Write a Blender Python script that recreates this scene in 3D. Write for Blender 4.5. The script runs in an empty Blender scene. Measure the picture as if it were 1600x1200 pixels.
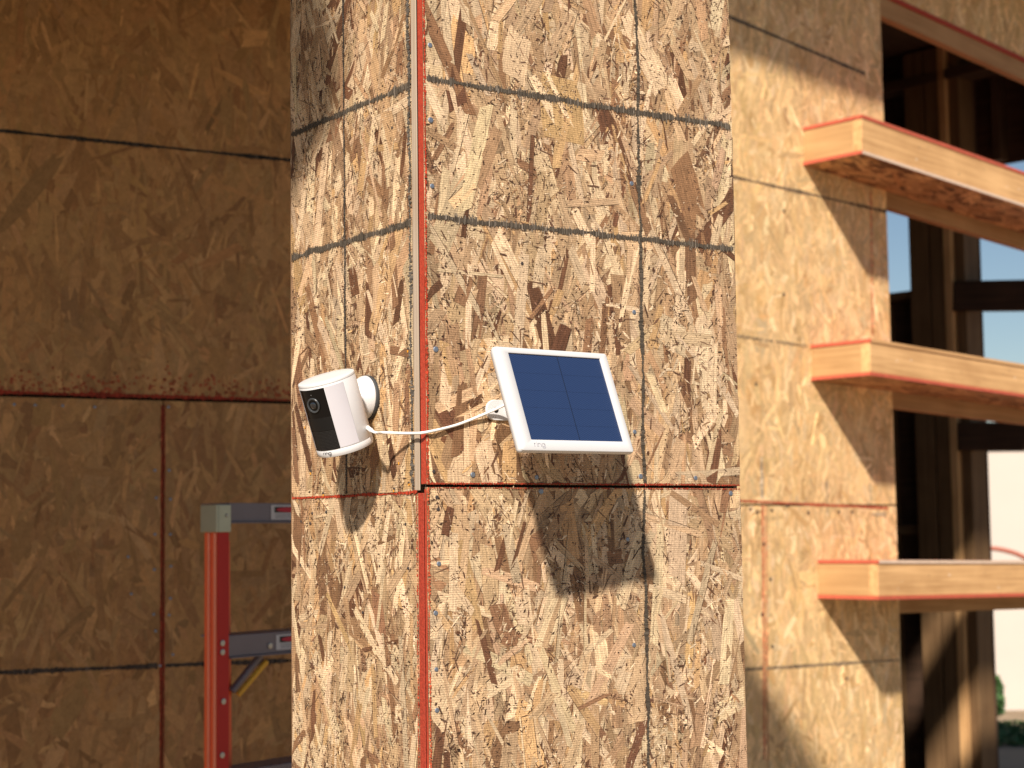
import bpy, bmesh, math, random
import numpy as np
from mathutils import Vector

# ------------------------------------------------------------------ camera, sky, sun, exposure
scene = bpy.context.scene
COL = scene.collection
F_PX, PITCH, ROLL = 2717.7, 0.084093, -0.012975      # focal length in 1600-px units, upward tilt, roll
CAM = np.array([0.0, 0.0, 1.65])
_cp, _sp, _cr, _sr = math.cos(PITCH), math.sin(PITCH), math.cos(ROLL), math.sin(ROLL)
_fw = np.array([0, _cp, _sp]); _up0 = np.array([0, -_sp, _cp]); _rt0 = np.array([1.0, 0, 0])
RT = _cr * _rt0 + _sr * _up0
UP = -_sr * _rt0 + _cr * _up0
FW = _fw
cd = bpy.data.cameras.new('camera')
cam = bpy.data.objects.new('camera', cd); COL.objects.link(cam)
from mathutils import Matrix
cam.matrix_world = Matrix(((RT[0], UP[0], -FW[0], CAM[0]), (RT[1], UP[1], -FW[1], CAM[1]),
                           (RT[2], UP[2], -FW[2], CAM[2]), (0, 0, 0, 1)))
cd.sensor_fit = 'HORIZONTAL'; cd.sensor_width = 36.0; cd.lens = F_PX / 1600 * 36
cd.clip_start = 0.05; cd.clip_end = 2000
cd.dof.use_dof = True; cd.dof.focus_distance = 1.955; cd.dof.aperture_fstop = 9.0; cd.dof.aperture_blades = 9
scene.camera = cam

SUN = np.array([-0.167, -0.7586, 0.6298]); SUN /= np.linalg.norm(SUN)   # towards the sun
SUN_EL = math.asin(SUN[2]); SUN_AZ = math.atan2(SUN[0], SUN[1])
world = bpy.data.worlds.new('World'); scene.world = world; world.use_nodes = True
wn = world.node_tree; bg = wn.nodes['Background']
sky = wn.nodes.new('ShaderNodeTexSky'); sky.sky_type = 'NISHITA'; sky.sun_disc = False
sky.sun_elevation = SUN_EL; sky.sun_rotation = SUN_AZ % (2 * math.pi)
sky.air_density = 1.0; sky.dust_density = 0.0; sky.ozone_density = 1.5
wn.links.new(sky.outputs[0], bg.inputs[0]); bg.inputs[1].default_value = 0.048
sd = bpy.data.lights.new('sun', 'SUN'); sd.energy = 5.0; sd.angle = math.radians(2.3); sd.color = (1.0, 0.90, 0.775)
so = bpy.data.objects.new('sun', sd); COL.objects.link(so); so.location = (-2, -6, 8)
so.rotation_euler = Vector(SUN).to_track_quat('Z', 'Y').to_euler()
scene.view_settings.view_transform = 'Standard'; scene.view_settings.look = 'None'
scene.view_settings.exposure = 0.58; scene.view_settings.gamma = 1.0
scene.view_settings.use_curve_mapping = False
scene.cycles.max_bounces = 8; scene.cycles.diffuse_bounces = 5
scene.cycles.use_denoising = True

# ------------------------------------------------------------------ geometry helpers
rng = np.random.default_rng(11); random.seed(5)
A3 = lambda *v: np.array(v, float)

def ray(x, y): return (x - 800) / F_PX * RT - (y - 600) / F_PX * UP + FW
def at(x, y, P0, n, p=0.0):
    d = ray(x, y); return CAM + d * (((P0 + n * p - CAM) @ n) / (d @ n))
def atz(x, y, Z): return CAM + ray(x, y) * Z
def unit(v): v = np.asarray(v, float); return v / np.linalg.norm(v)

class MB:
    """collects vertices and faces with a colour and a grain coordinate per vertex"""
    def __init__(s): s.v = []; s.f = []; s.c = []; s.g = []; s.n = 0
    def add(s, V, faces, col=(1, 1, 1), grain=None):
        V = np.asarray(V, float); k = len(V)
        s.v.append(V); s.f += [tuple(i + s.n for i in f) for f in faces]
        s.c.append(np.broadcast_to(np.asarray(col, float), (k, 3)))
        s.g.append(np.zeros((k, 3)) if grain is None else np.asarray(grain, float)); s.n += k
    def box(s, O, ax, ay, az, sx, sy, sz, col=(1, 1, 1)):
        """O = low corner, axes and sizes; grain runs along ax"""
        o = np.array([(i, j, k) for i in (0, 1) for j in (0, 1) for k in (0, 1)], float)
        L = o * A3(sx, sy, sz); V = O + L[:, :1] * ax + L[:, 1:2] * ay + L[:, 2:] * az
        fs = [(0, 1, 3, 2), (4, 6, 7, 5), (0, 4, 5, 1), (2, 3, 7, 6), (0, 2, 6, 4), (1, 5, 7, 3)]
        s.add(V, fs, col, L + rng.uniform(0, 50, 3))
    def tube(s, P, r, seg=10, caps=True, col=(1, 1, 1)):
        P = np.asarray(P, float); n = len(P); r = np.broadcast_to(r, n)
        T = np.gradient(P, axis=0); T /= np.linalg.norm(T, axis=1)[:, None]
        ref = A3(0, 0, 1) if abs(T[0][2]) < .9 else A3(1, 0, 0)
        V = []; e1 = unit(np.cross(T[0], ref))
        for i in range(n):
            e1 = unit(e1 - (e1 @ T[i]) * T[i]); e2 = np.cross(T[i], e1)
            for k in range(seg):
                a = 2 * math.pi * k / seg; V.append(P[i] + r[i] * (math.cos(a) * e1 + math.sin(a) * e2))
        fs = [(i * seg + k, i * seg + (k + 1) % seg, (i + 1) * seg + (k + 1) % seg, (i + 1) * seg + k) for i in range(n - 1) for k in range(seg)]
        if caps: fs += [tuple(range(seg - 1, -1, -1)), tuple((n - 1) * seg + k for k in range(seg))]
        s.add(V, fs, col)
    def disc(s, O, ex, ey, r, seg=20, col=(1, 1, 1), ry=None):
        a = np.arange(seg) * 2 * math.pi / seg
        V = O + r * np.cos(a)[:, None] * ex + (ry or r) * np.sin(a)[:, None] * ey
        s.add(V, [tuple(range(seg))], col)
    def lathe(s, O, axis, prof, seg=40, col=(1, 1, 1)):
        """prof = (radius, height along axis) list"""
        axis = unit(axis); ex = unit(np.cross(axis, A3(.3, .2, 1))); ey = np.cross(axis, ex); V = []
        for r, h in prof:
            for k in range(seg):
                a = 2 * math.pi * k / seg; V.append(O + axis * h + r * (math.cos(a) * ex + math.sin(a) * ey))
        n = len(prof)
        fs = [(i * seg + k, i * seg + (k + 1) % seg, (i + 1) * seg + (k + 1) % seg, (i + 1) * seg + k) for i in range(n - 1) for k in range(seg)]
        fs += [tuple(range(seg - 1, -1, -1)), tuple((n - 1) * seg + k for k in range(seg))]
        s.add(V, fs, col)
    def build(s, name, mat, parent=None, smooth=False, bevel=0, fix=True):
        base = np.array(parent['_base']) if parent is not None and '_base' in parent else np.zeros(3)
        me = bpy.data.meshes.new(name); V = np.concatenate(s.v) - base
        me.from_pydata(V.tolist(), [], s.f); me.update()
        ca = me.attributes.new('col', 'FLOAT_COLOR', 'POINT')
        c4 = np.ones((s.n, 4), np.float32); c4[:, :3] = np.concatenate(s.c); ca.data.foreach_set('color', c4.ravel())
        ga = me.attributes.new('grain', 'FLOAT_VECTOR', 'POINT')
        ga.data.foreach_set('vector', np.concatenate(s.g).astype(np.float32).ravel())
        if fix:
            bm = bmesh.new(); bm.from_mesh(me); bmesh.ops.recalc_face_normals(bm, faces=bm.faces[:]); bm.to_mesh(me); bm.free()
        if smooth:
            me.polygons.foreach_set('use_smooth', [True] * len(me.polygons))
            try: me.set_sharp_from_angle(angle=math.radians(38))
            except Exception: pass
        me.materials.append(mat)
        o = bpy.data.objects.new(name, me); COL.objects.link(o)
        if parent is not None:
            o.parent = parent; o['_base'] = list(base)
        else: o['_base'] = [0.0, 0.0, 0.0]
        if bevel:
            b = o.modifiers.new('bevel', 'BEVEL'); b.width = bevel; b.segments = 2; b.limit_method = 'ANGLE'
        return o

def thing(name, base, label, cat, group=None):
    o = bpy.data.objects.new(name, None); COL.objects.link(o); o.location = base
    o.empty_display_size = .1; o['_base'] = [float(x) for x in base]
    o['label'] = label; o['category'] = cat; o['kind'] = 'thing'
    if group: o['group'] = group
    return o
def tag(o, label, cat, group=None):
    o['label'] = label; o['category'] = cat; o['kind'] = 'thing'
    if group: o['group'] = group
    return o
def stuff(o): o['kind'] = 'stuff'; return o
def struct(o): o['kind'] = 'structure'; return o

# ------------------------------------------------------------------ materials
def newmat(name):
    m = bpy.data.materials.new(name); m.use_nodes = True; nt = m.node_tree
    return m, nt, nt.nodes['Principled BSDF'], nt.nodes.new, nt.links.new
def plain(name, col, rough=.5, metal=0, noise=.06, scale=60, coat=0, bump=0, spec=.5):
    m, nt, b, N, Lk = newmat(name)
    tc = N('ShaderNodeTexCoord'); nz = N('ShaderNodeTexNoise'); nz.inputs['Scale'].default_value = scale; nz.inputs['Detail'].default_value = 5
    Lk(tc.outputs['Object'], nz.inputs['Vector'])
    mr = N('ShaderNodeMapRange'); mr.inputs['To Min'].default_value = 1 - noise; mr.inputs['To Max'].default_value = 1 + noise
    Lk(nz.outputs['Fac'], mr.inputs['Value'])
    mx = N('ShaderNodeMix'); mx.data_type = 'RGBA'; mx.blend_type = 'MULTIPLY'; mx.inputs['Factor'].default_value = 1
    mx.inputs['A'].default_value = (*col, 1); Lk(mr.outputs[0], mx.inputs['B'])
    Lk(mx.outputs['Result'], b.inputs['Base Color'])
    b.inputs['Roughness'].default_value = rough; b.inputs['Metallic'].default_value = metal; b.inputs['Specular IOR Level'].default_value = spec
    if coat: b.inputs['Coat Weight'].default_value = coat; b.inputs['Coat Roughness'].default_value = .08
    if bump:
        bp = N('ShaderNodeBump'); bp.inputs['Strength'].default_value = bump; bp.inputs['Distance'].default_value = .001
        Lk(nz.outputs['Fac'], bp.inputs['Height']); Lk(bp.outputs[0], b.inputs['Normal'])
    return m

def osb_mat(name, ridges, tint=(1, 1, 1), contrast=.34):
    """strand colour from the mesh, wood grain along each strand, fine press-screen ridges across the sheet"""
    m, nt, b, N, Lk = newmat(name)
    ac = N('ShaderNodeAttribute'); ac.attribute_name = 'col'
    ag = N('ShaderNodeAttribute'); ag.attribute_name = 'grain'
    mp = N('ShaderNodeMapping'); mp.inputs['Scale'].default_value = (22, 420, 1); Lk(ag.outputs['Vector'], mp.inputs[0])
    nz = N('ShaderNodeTexNoise'); nz.inputs['Scale'].default_value = 1; nz.inputs['Detail'].default_value = 4; nz.inputs['Roughness'].default_value = .65
    Lk(mp.outputs[0], nz.inputs['Vector'])
    mr = N('ShaderNodeMapRange'); mr.inputs['From Min'].default_value = .25; mr.inputs['From Max'].default_value = .75
    mr.inputs['To Min'].default_value = 1 - contrast; mr.inputs['To Max'].default_value = 1 + contrast * .7; Lk(nz.outputs['Fac'], mr.inputs['Value'])
    # blotchy wear and resin across strands
    tc = N('ShaderNodeNewGeometry')
    n2 = N('ShaderNodeTexNoise'); n2.inputs['Scale'].default_value = 55; n2.inputs['Detail'].default_value = 6; n2.inputs['Roughness'].default_value = .7
    Lk(tc.outputs['Position'], n2.inputs['Vector'])
    m2 = N('ShaderNodeMapRange'); m2.inputs['From Min'].default_value = .3; m2.inputs['From Max'].default_value = .7
    m2.inputs['To Min'].default_value = .80; m2.inputs['To Max'].default_value = 1.14; Lk(n2.outputs['Fac'], m2.inputs['Value'])
    mu0 = N('ShaderNodeMath'); mu0.operation = 'MULTIPLY'; Lk(mr.outputs[0], mu0.inputs[0]); Lk(m2.outputs[0], mu0.inputs[1])
    n5 = N('ShaderNodeTexNoise'); n5.inputs['Scale'].default_value = 650; n5.inputs['Detail'].default_value = 2; Lk(tc.outputs['Position'], n5.inputs['Vector'])
    m6 = N('ShaderNodeMapRange'); m6.inputs['From Min'].default_value = .32; m6.inputs['From Max'].default_value = .68; m6.inputs['To Min'].default_value = .74; m6.inputs['To Max'].default_value = 1.2; Lk(n5.outputs['Fac'], m6.inputs['Value'])
    mu = N('ShaderNodeMath'); mu.operation = 'MULTIPLY'; Lk(mu0.outputs[0], mu.inputs[0]); Lk(m6.outputs[0], mu.inputs[1])
    fac = mu.outputs[0]; hgt = nz.outputs['Fac']
    if ridges:
        sx = N('ShaderNodeSeparateXYZ'); Lk(tc.outputs['Position'], sx.inputs[0])
        n3 = N('ShaderNodeTexNoise'); n3.inputs['Scale'].default_value = 9; Lk(tc.outputs['Position'], n3.inputs['Vector'])
        ma = N('ShaderNodeMath'); ma.operation = 'MULTIPLY_ADD'; ma.inputs[1].default_value = 2 * math.pi / .0026; Lk(sx.outputs['Z'], ma.inputs[0])
        mb = N('ShaderNodeMath'); mb.operation = 'MULTIPLY'; mb.inputs[1].default_value = 9; Lk(n3.outputs['Fac'], mb.inputs[0]); Lk(mb.outputs[0], ma.inputs[2])
        sn = N('ShaderNodeMath'); sn.operation = 'SINE'; Lk(ma.outputs[0], sn.inputs[0])
        # ridges are printed unevenly
        n4 = N('ShaderNodeTexNoise'); n4.inputs['Scale'].default_value = 130; n4.inputs['Detail'].default_value = 3; Lk(tc.outputs['Position'], n4.inputs['Vector'])
        m4 = N('ShaderNodeMapRange'); m4.inputs['From Min'].default_value = .4; m4.inputs['From Max'].default_value = .65; m4.inputs['To Min'].default_value = .0; m4.inputs['To Max'].default_value = .17
        Lk(n4.outputs['Fac'], m4.inputs['Value'])
        mm = N('ShaderNodeMath'); mm.operation = 'MULTIPLY_ADD'; mm.inputs[2].default_value = 1; Lk(sn.outputs[0], mm.inputs[0]); Lk(m4.outputs[0], mm.inputs[1])
        m5 = N('ShaderNodeMath'); m5.operation = 'MULTIPLY'; Lk(mu.outputs[0], m5.inputs[0]); Lk(mm.outputs[0], m5.inputs[1]); fac = m5.outputs[0]
        h2 = N('ShaderNodeMath'); h2.operation = 'MULTIPLY_ADD'; h2.inputs[1].default_value = .3; Lk(sn.outputs[0], h2.inputs[0]); Lk(nz.outputs['Fac'], h2.inputs[2]); hgt = h2.outputs[0]
    mx = N('ShaderNodeMix'); mx.data_type = 'RGBA'; mx.blend_type = 'MULTIPLY'; mx.inputs['Factor'].default_value = 1
    Lk(ac.outputs['Color'], mx.inputs['A']); Lk(fac, mx.inputs['B'])
    m3 = N('ShaderNodeMix'); m3.data_type = 'RGBA'; m3.blend_type = 'MULTIPLY'; m3.inputs['Factor'].default_value = 1
    Lk(mx.outputs['Result'], m3.inputs['A']); m3.inputs['B'].default_value = (*tint, 1)
    Lk(m3.outputs['Result'], b.inputs['Base Color'])
    bp = N('ShaderNodeBump'); bp.inputs['Strength'].default_value = .55; bp.inputs['Distance'].default_value = .0006
    Lk(hgt, bp.inputs['Height']); Lk(bp.outputs[0], b.inputs['Normal'])
    b.inputs['Roughness'].default_value = .62; b.inputs['Specular IOR Level'].default_value = .3
    return m

def lumber_mat(name, c1, c2, rough=.6, sc=(2.2, 55, 55)):
    m, nt, b, N, Lk = newmat(name)
    ag = N('ShaderNodeAttribute'); ag.attribute_name = 'grain'
    mp = N('ShaderNodeMapping'); mp.inputs['Scale'].default_value = sc; Lk(ag.outputs['Vector'], mp.inputs[0])
    nz = N('ShaderNodeTexNoise'); nz.inputs['Scale'].default_value = 1; nz.inputs['Detail'].default_value = 6; nz.inputs['Distortion'].default_value = .8
    Lk(mp.outputs[0], nz.inputs['Vector'])
    n2 = N('ShaderNodeTexNoise'); n2.inputs['Scale'].default_value = 6; n2.inputs['Detail'].default_value = 3; Lk(ag.outputs['Vector'], n2.inputs['Vector'])
    ad = N('ShaderNodeMath'); ad.operation = 'MULTIPLY_ADD'; ad.inputs[1].default_value = .55; Lk(n2.outputs['Fac'], ad.inputs[0]); Lk(nz.outputs['Fac'], ad.inputs[2])
    cr = N('ShaderNodeValToRGB'); cr.color_ramp.elements[0].position = .55; cr.color_ramp.elements[1].position = 1.0
    cr.color_ramp.elements[0].color = (*c2, 1); cr.color_ramp.elements[1].color = (*c1, 1)
    Lk(ad.outputs[0], cr.inputs[0]); Lk(cr.outputs[0], b.inputs['Base Color'])
    bp = N('ShaderNodeBump'); bp.inputs['Strength'].default_value = .3; bp.inputs['Distance'].default_value = .001
    Lk(nz.outputs['Fac'], bp.inputs['Height']); Lk(bp.outputs[0], b.inputs['Normal'])
    b.inputs['Roughness'].default_value = rough; b.inputs['Specular IOR Level'].default_value = .25
    return m

def attr_mat(name, rough=.7):
    m, nt, b, N, Lk = newmat(name)
    ac = N('ShaderNodeAttribute'); ac.attribute_name = 'col'; Lk(ac.outputs['Color'], b.inputs['Base Color'])
    b.inputs['Roughness'].default_value = rough; b.inputs['Specular IOR Level'].default_value = .2
    return m

M_OSB = osb_mat('osb_near', True, contrast=.46)
M_OSBB = osb_mat('osb_back', False, contrast=.2)
M_SLAB = plain('osb_slab', (.24, .135, .07), .8, noise=.5, scale=90, bump=.4)
M_SLABG = plain('osb_slab_golden', (.42, .24, .10), .8, noise=.35, scale=60)
M_RED2 = plain('deep_red_edge_paint', (.33, .036, .016), .65, noise=.55, scale=300, bump=1)
M_RED = plain('red_edge_paint', (.37, .042, .018), .6, noise=.4, scale=260, bump=.8)
M_REDW = plain('faded_red_edge_paint', (.50, .10, .055), .7, noise=.3, scale=40)
M_DAUB = attr_mat('paint_and_ink')
M_WORN = plain('worn_pale_edge', (.66, .50, .38), .8, noise=.3, scale=70)
M_CORE = plain('dark_gap', (.03, .018, .012), .9)
M_STRIP = lumber_mat('grey_plywood_edge', (.47, .385, .305), (.32, .245, .175), .7, sc=(3, 500, 500))
M_FASC = lumber_mat('fascia_lumber', (.74, .45, .21), (.47, .26, .11))
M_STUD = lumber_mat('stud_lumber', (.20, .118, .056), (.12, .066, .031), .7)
M_ENDB = lumber_mat('toned_down_end_lumber', (.54, .335, .155), (.40, .23, .10))  # fin ends: lumber colour darkened against the stronger sun they catch
M_LEDG = lumber_mat('ledger_lumber', (.46, .28, .135), (.32, .18, .08), .7)
M_DARKW = lumber_mat('shade_dark_lumber', (.10, .055, .034), (.055, .032, .02), .8)  # lumber with the shade of the room interior put into its colour
M_WHITE = plain('white_plastic', (.62, .62, .63), .38, noise=.012, scale=300, bump=.03)
M_CABLE = plain('white_cable', (.82, .81, .79), .45, noise=.02)
M_LED = plain('frosted_light_cover', (.58, .565, .61), .32, noise=.03, scale=25)
M_BLACK = plain('black_gloss', (.005, .0045, .0045), .18, noise=.05, spec=.25)
M_BLACK2 = plain('black_satin', (.010, .0095, .0095), .4, noise=.05, spec=.2)
M_GREYR = plain('dark_grey_ring', (.045, .05, .055), .32, noise=.05)
M_DOT = plain('grille_dots', (.05, .048, .048), .5)
M_RUB = plain('grey_rubber', (.035, .038, .042), .7)
M_PRINT = plain('grey_print', (.10, .10, .11), .6)
M_EMB0 = plain('seam_shade', (.40, .40, .42), .6)
M_LENS = plain('lens_glass', (.012, .014, .018), .05, coat=1)
M_METAL = plain('nail_steel', (.26, .30, .37), .45, metal=.75, noise=.25, scale=400)
M_RIVET = plain('rivet_steel', (.45, .43, .40), .35, metal=.9)
M_DENT = plain('staple_dent', (.04, .03, .028), .9)
M_ORANGE = plain('orange_fibreglass', (.86, .13, .04), .28, noise=.08, scale=20)
M_ORANGE2 = plain('highlight_orange_fibreglass', (.90, .25, .14), .25, noise=.15, scale=30)  # highlight stripes of the rail ridges, put into the colour
M_REDF = plain('shaded_red_fibreglass', (.52, .034, .027), .5, noise=.08, scale=20, spec=.2)  # less lit side of the rail, its shade painted as darker red
M_ALU = plain('dull_aluminium', (.185, .16, .18), .45, metal=.3, noise=.1, scale=15)
M_ZINC = plain('zinc_bracket', (.42, .42, .33), .35, metal=.7, noise=.15, scale=30)
M_LBLW = plain('label_white', (.55, .54, .56), .5)
M_LBLR = plain('label_red', (.50, .05, .07), .5)
M_YEL = plain('yellow_paint', (.75, .42, .04), .5)
M_CREAM = plain('cream_stucco', (.55, .485, .43), .9, noise=.05, scale=3, bump=.2)
M_EARTH = plain('dry_ground', (.26, .19, .12), .95, noise=.3, scale=1.2, bump=.3)
M_LEAF = plain('hedge_leaf', (.05, .12, .03), .6, noise=.5, scale=12)
M_ROOFU = plain('roof_sheathing', (.17, .10, .055), .8, noise=.25, scale=12)
M_TERRA = plain('red_brown_pipe', (.40, .13, .085), .6, noise=.15)

def solar_mat():
    m, nt, b, N, Lk = newmat('solar_cell')
    ag = N('ShaderNodeAttribute'); ag.attribute_name = 'grain'
    sx = N('ShaderNodeSeparateXYZ'); Lk(ag.outputs['Vector'], sx.inputs[0])
    cm = N('ShaderNodeMath'); cm.operation = 'MULTIPLY_ADD'; cm.inputs[1].default_value = .45; Lk(sx.outputs['X'], cm.inputs[0]); Lk(sx.outputs['Y'], cm.inputs[2])
    ms = N('ShaderNodeMath'); ms.operation = 'MULTIPLY'; ms.inputs[1].default_value = 2 * math.pi / .0021; Lk(cm.outputs[0], ms.inputs[0])
    sn = N('ShaderNodeMath'); sn.operation = 'SINE'; Lk(ms.outputs[0], sn.inputs[0])
    nz = N('ShaderNodeTexNoise'); nz.inputs['Scale'].default_value = 300; Lk(ag.outputs['Vector'], nz.inputs['Vector'])
    md = N('ShaderNodeMath'); md.operation = 'MULTIPLY'; Lk(sn.outputs[0], md.inputs[0]); Lk(nz.outputs['Fac'], md.inputs[1])
    mr = N('ShaderNodeMapRange'); mr.inputs['From Min'].default_value = -.6; mr.inputs['From Max'].default_value = .6; Lk(md.outputs[0], mr.inputs['Value'])
    mx = N('ShaderNodeMix'); mx.data_type = 'RGBA'; mx.inputs['A'].default_value = (.013, .028, .082, 1); mx.inputs['B'].default_value = (.024, .047, .125, 1)
    Lk(mr.outputs[0], mx.inputs['Factor']); Lk(mx.outputs['Result'], b.inputs['Base Color'])
    bp = N('ShaderNodeBump'); bp.inputs['Strength'].default_value = .12; bp.inputs['Distance'].default_value = .0004; Lk(md.outputs[0], bp.inputs['Height']); Lk(bp.outputs[0], b.inputs['Normal'])
    b.inputs['Roughness'].default_value = .42; b.inputs['Specular IOR Level'].default_value = .35
    return m
M_SOLAR = solar_mat(); M_CELLLINE = plain('cell_line', (.009, .016, .040), .4)

# ------------------------------------------------------------------ oriented strand board
PAL_NEAR = (np.array([(.60, .435, .270), (.475, .315, .180), (.395, .245, .135), (.265, .145, .075), (.135, .060, .030), (.48, .295, .140), (.385, .255, .150)]),
            np.array([.27, .31, .19, .11, .032, .055, .035]))
PAL_TOP = (np.array([(.64, .47, .295), (.52, .35, .205), (.40, .245, .135), (.25, .132, .068), (.145, .066, .034), (.50, .31, .15)]), np.array([.38, .27, .13, .09, .07, .06]))
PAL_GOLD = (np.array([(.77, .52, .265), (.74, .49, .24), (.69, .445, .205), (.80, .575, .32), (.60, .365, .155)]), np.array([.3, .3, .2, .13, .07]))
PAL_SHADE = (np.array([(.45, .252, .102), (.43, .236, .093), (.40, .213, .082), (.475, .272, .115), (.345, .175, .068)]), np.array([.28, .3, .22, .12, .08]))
PAL_UNDER = (np.array([(.52, .31, .15), (.38, .205, .09), (.16, .075, .035), (.62, .39, .20)]), np.array([.35, .3, .2, .15]))

def strands(mb, O, U, V, N, w, h, n, lm, wm, sd, pal, hz=(.0001, .0007), wild=.15, jag=.0, dark=None, base_ang=90, gap=0.0, tilt=1.0, crisp=1.0):
    """n flat chips pressed into a sheet of size w x h at O; each its own outline, tone, tilt and height"""
    if n <= 0: return
    cx = rng.uniform(0, w, n); cy = rng.uniform(0, h, n)
    L = lm * np.exp(.42 * rng.standard_normal(n)); W = np.minimum(wm * np.exp(.5 * rng.standard_normal(n)), L * .8)
    ang = np.radians(base_ang + sd * rng.standard_normal(n)); k = rng.random(n) < wild; ang[k] = rng.uniform(0, math.pi, k.sum())
    tp1, tp2 = 1 - crisp * rng.uniform(0, .5, n), 1 - (.3 + .7 * crisp) * rng.uniform(0, .65, n)
    px = np.stack([-.5 + 0 * L, -.2 + 0 * L, .2 + 0 * L, .5 + 0 * L, .5 + 0 * L, .5 + 0 * L, .2 + 0 * L, -.2 + 0 * L, -.5 + 0 * L, -.5 + 0 * L], 1)
    py = np.stack([-.5 * tp1, -.5 + 0 * L, -.5 + 0 * L, -.5 * tp2, 0 * L, .5 * tp2, .5 + 0 * L, .5 + 0 * L, .5 * tp1, 0 * L], 1)
    end = rng.uniform(-.5, .5, (n, 1)) * (W / L)[:, None] * 1.6
    px = px + rng.uniform(-.03, .03, px.shape) * crisp + np.where(np.abs(px) > .4, py * end, 0)
    px[:, 4] += rng.uniform(-.12, .06, n) * crisp; px[:, 9] += rng.uniform(-.06, .12, n) * crisp
    py = py + rng.uniform(-.06, .06, py.shape) * crisp + rng.uniform(-.25, .25, (n, 1)) * (px ** 2) * (rng.random((n, 1)) < .3)
    lx, ly = px * L[:, None], py * W[:, None]
    x = cx[:, None] + lx * np.cos(ang)[:, None] - ly * np.sin(ang)[:, None]
    y = cy[:, None] + lx * np.sin(ang)[:, None] + ly * np.cos(ang)[:, None]
    if jag:
        x = np.clip(x, rng.uniform(-jag, jag, x.shape), w + rng.uniform(-jag, jag, x.shape)); y = np.clip(y, rng.uniform(0, jag, y.shape), h - rng.uniform(0, jag, y.shape))
    else: x = np.clip(x, 0, w); y = np.clip(y, 0, h)
    z = rng.uniform(hz[0], hz[1], (n, 1)) + lx / L[:, None] * rng.uniform(-.00018, .00018, (n, 1)) * tilt + ly / W[:, None] * rng.uniform(-.00025, .00025, (n, 1)) * tilt
    P = O + x[..., None] * U + y[..., None] * V + np.maximum(z, .00003)[..., None] * N
    c = pal[0][rng.choice(len(pal[1]), n, p=pal[1] / pal[1].sum())] * np.exp(.14 * rng.standard_normal((n, 1))) * np.exp(.016 * rng.standard_normal((n, 3)))
    if dark is not None: c = np.array(dark) * np.exp(.3 * rng.standard_normal((n, 1)))
    g = np.stack([lx + rng.uniform(0, 40, (n, 1)), ly + rng.uniform(0, 40, (n, 1)), np.zeros_like(lx)], -1)
    faces = (np.arange(n * 10).reshape(n, 10)).tolist()
    mb.add(P.reshape(-1, 3), faces, np.repeat(c, 10, 0), g.reshape(-1, 3))
    if gap > 0:      # dark resin lines and gaps along one long edge of some chips
        k = np.where(rng.random(n) < gap)[0]; side = rng.random(len(k)) < .5
        idx = np.where(side[:, None], np.array([[0, 1, 2, 3]]), np.array([[8, 7, 6, 5]]))
        E = P[k[:, None], idx]; dv = (-np.sin(ang[k])[:, None] * U + np.cos(ang[k])[:, None] * V) * np.where(side, -1.0, 1.0)[:, None]
        wd = rng.uniform(.0001, .0009, (len(k), 4, 1)) * (rng.random((len(k), 4, 1)) < .8) + .00005
        E2 = E + dv[:, None, :] * wd; lift = N * .00004
        Q = np.concatenate([E + lift, E2 + lift], 1); m8 = len(k); o = np.arange(m8)[:, None] * 8
        fs = np.concatenate([o + np.array([[j, j + 1, 5 + j, 4 + j]]) for j in range(3)], 0).tolist()
        cc = np.array((.10, .052, .03)) * np.exp(.45 * rng.standard_normal((m8, 1)))
        mb.add(Q.reshape(-1, 3), fs, np.repeat(cc, 8, 0), np.zeros((m8 * 8, 3)))

def chips(mb, O, U, V, N, w, h, n, hz, pal):
    """patches of torn small chips, pale and dark mixed"""
    m = max(2, n // 45); ctr = np.stack([rng.uniform(0, w, m), rng.uniform(0, h, m)], 1); k = rng.integers(0, m, n); sp = rng.uniform(.008, .028, m)
    q = ctr[k] + rng.standard_normal((n, 2)) * sp[k][:, None] * A3(.7, 1.3)
    ok = (q[:, 0] > .004) & (q[:, 0] < w - .004) & (q[:, 1] > .005) & (q[:, 1] < h - .005); q = q[ok]; n = len(q)
    L = .0085 * np.exp(.5 * rng.standard_normal(n)); L = np.minimum(L, .02); W = .0019 * np.exp(.45 * rng.standard_normal(n)); a = math.pi / 2 + rng.standard_normal(n) * .75
    px = np.array([-.5, -.1, .45, .5, .1, -.45]) * L[:, None]; py = np.array([-.2, -.5, -.35, .2, .5, .3]) * W[:, None] + rng.uniform(-.25, .25, (n, 6)) * W[:, None]
    x = q[:, :1] + px * np.cos(a)[:, None] - py * np.sin(a)[:, None]; y = q[:, 1:] + px * np.sin(a)[:, None] + py * np.cos(a)[:, None]
    z = rng.uniform(hz[0], hz[1], (n, 1)) + py / W[:, None] * rng.uniform(-.0003, .0003, (n, 1))
    P = O + x[..., None] * U + y[..., None] * V + np.maximum(z, .00005)[..., None] * N
    c = pal[0][rng.integers(0, len(pal[0]), n)] * np.exp(.2 * rng.standard_normal((n, 1)))
    lt = rng.random(n); c[lt < .28] = np.array((.74, .56, .37)); c[lt > .80] = np.array((.12, .058, .034))
    c = c * np.exp(.1 * rng.standard_normal((n, 1)))
    g = np.stack([px + rng.uniform(0, 40, (n, 1)), py + rng.uniform(0, 40, (n, 1)), 0 * px], -1)
    mb.add(P.reshape(-1, 3), np.arange(n * 6).reshape(n, 6).tolist(), np.repeat(c, 6, 0), g.reshape(-1, 3))

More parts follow.
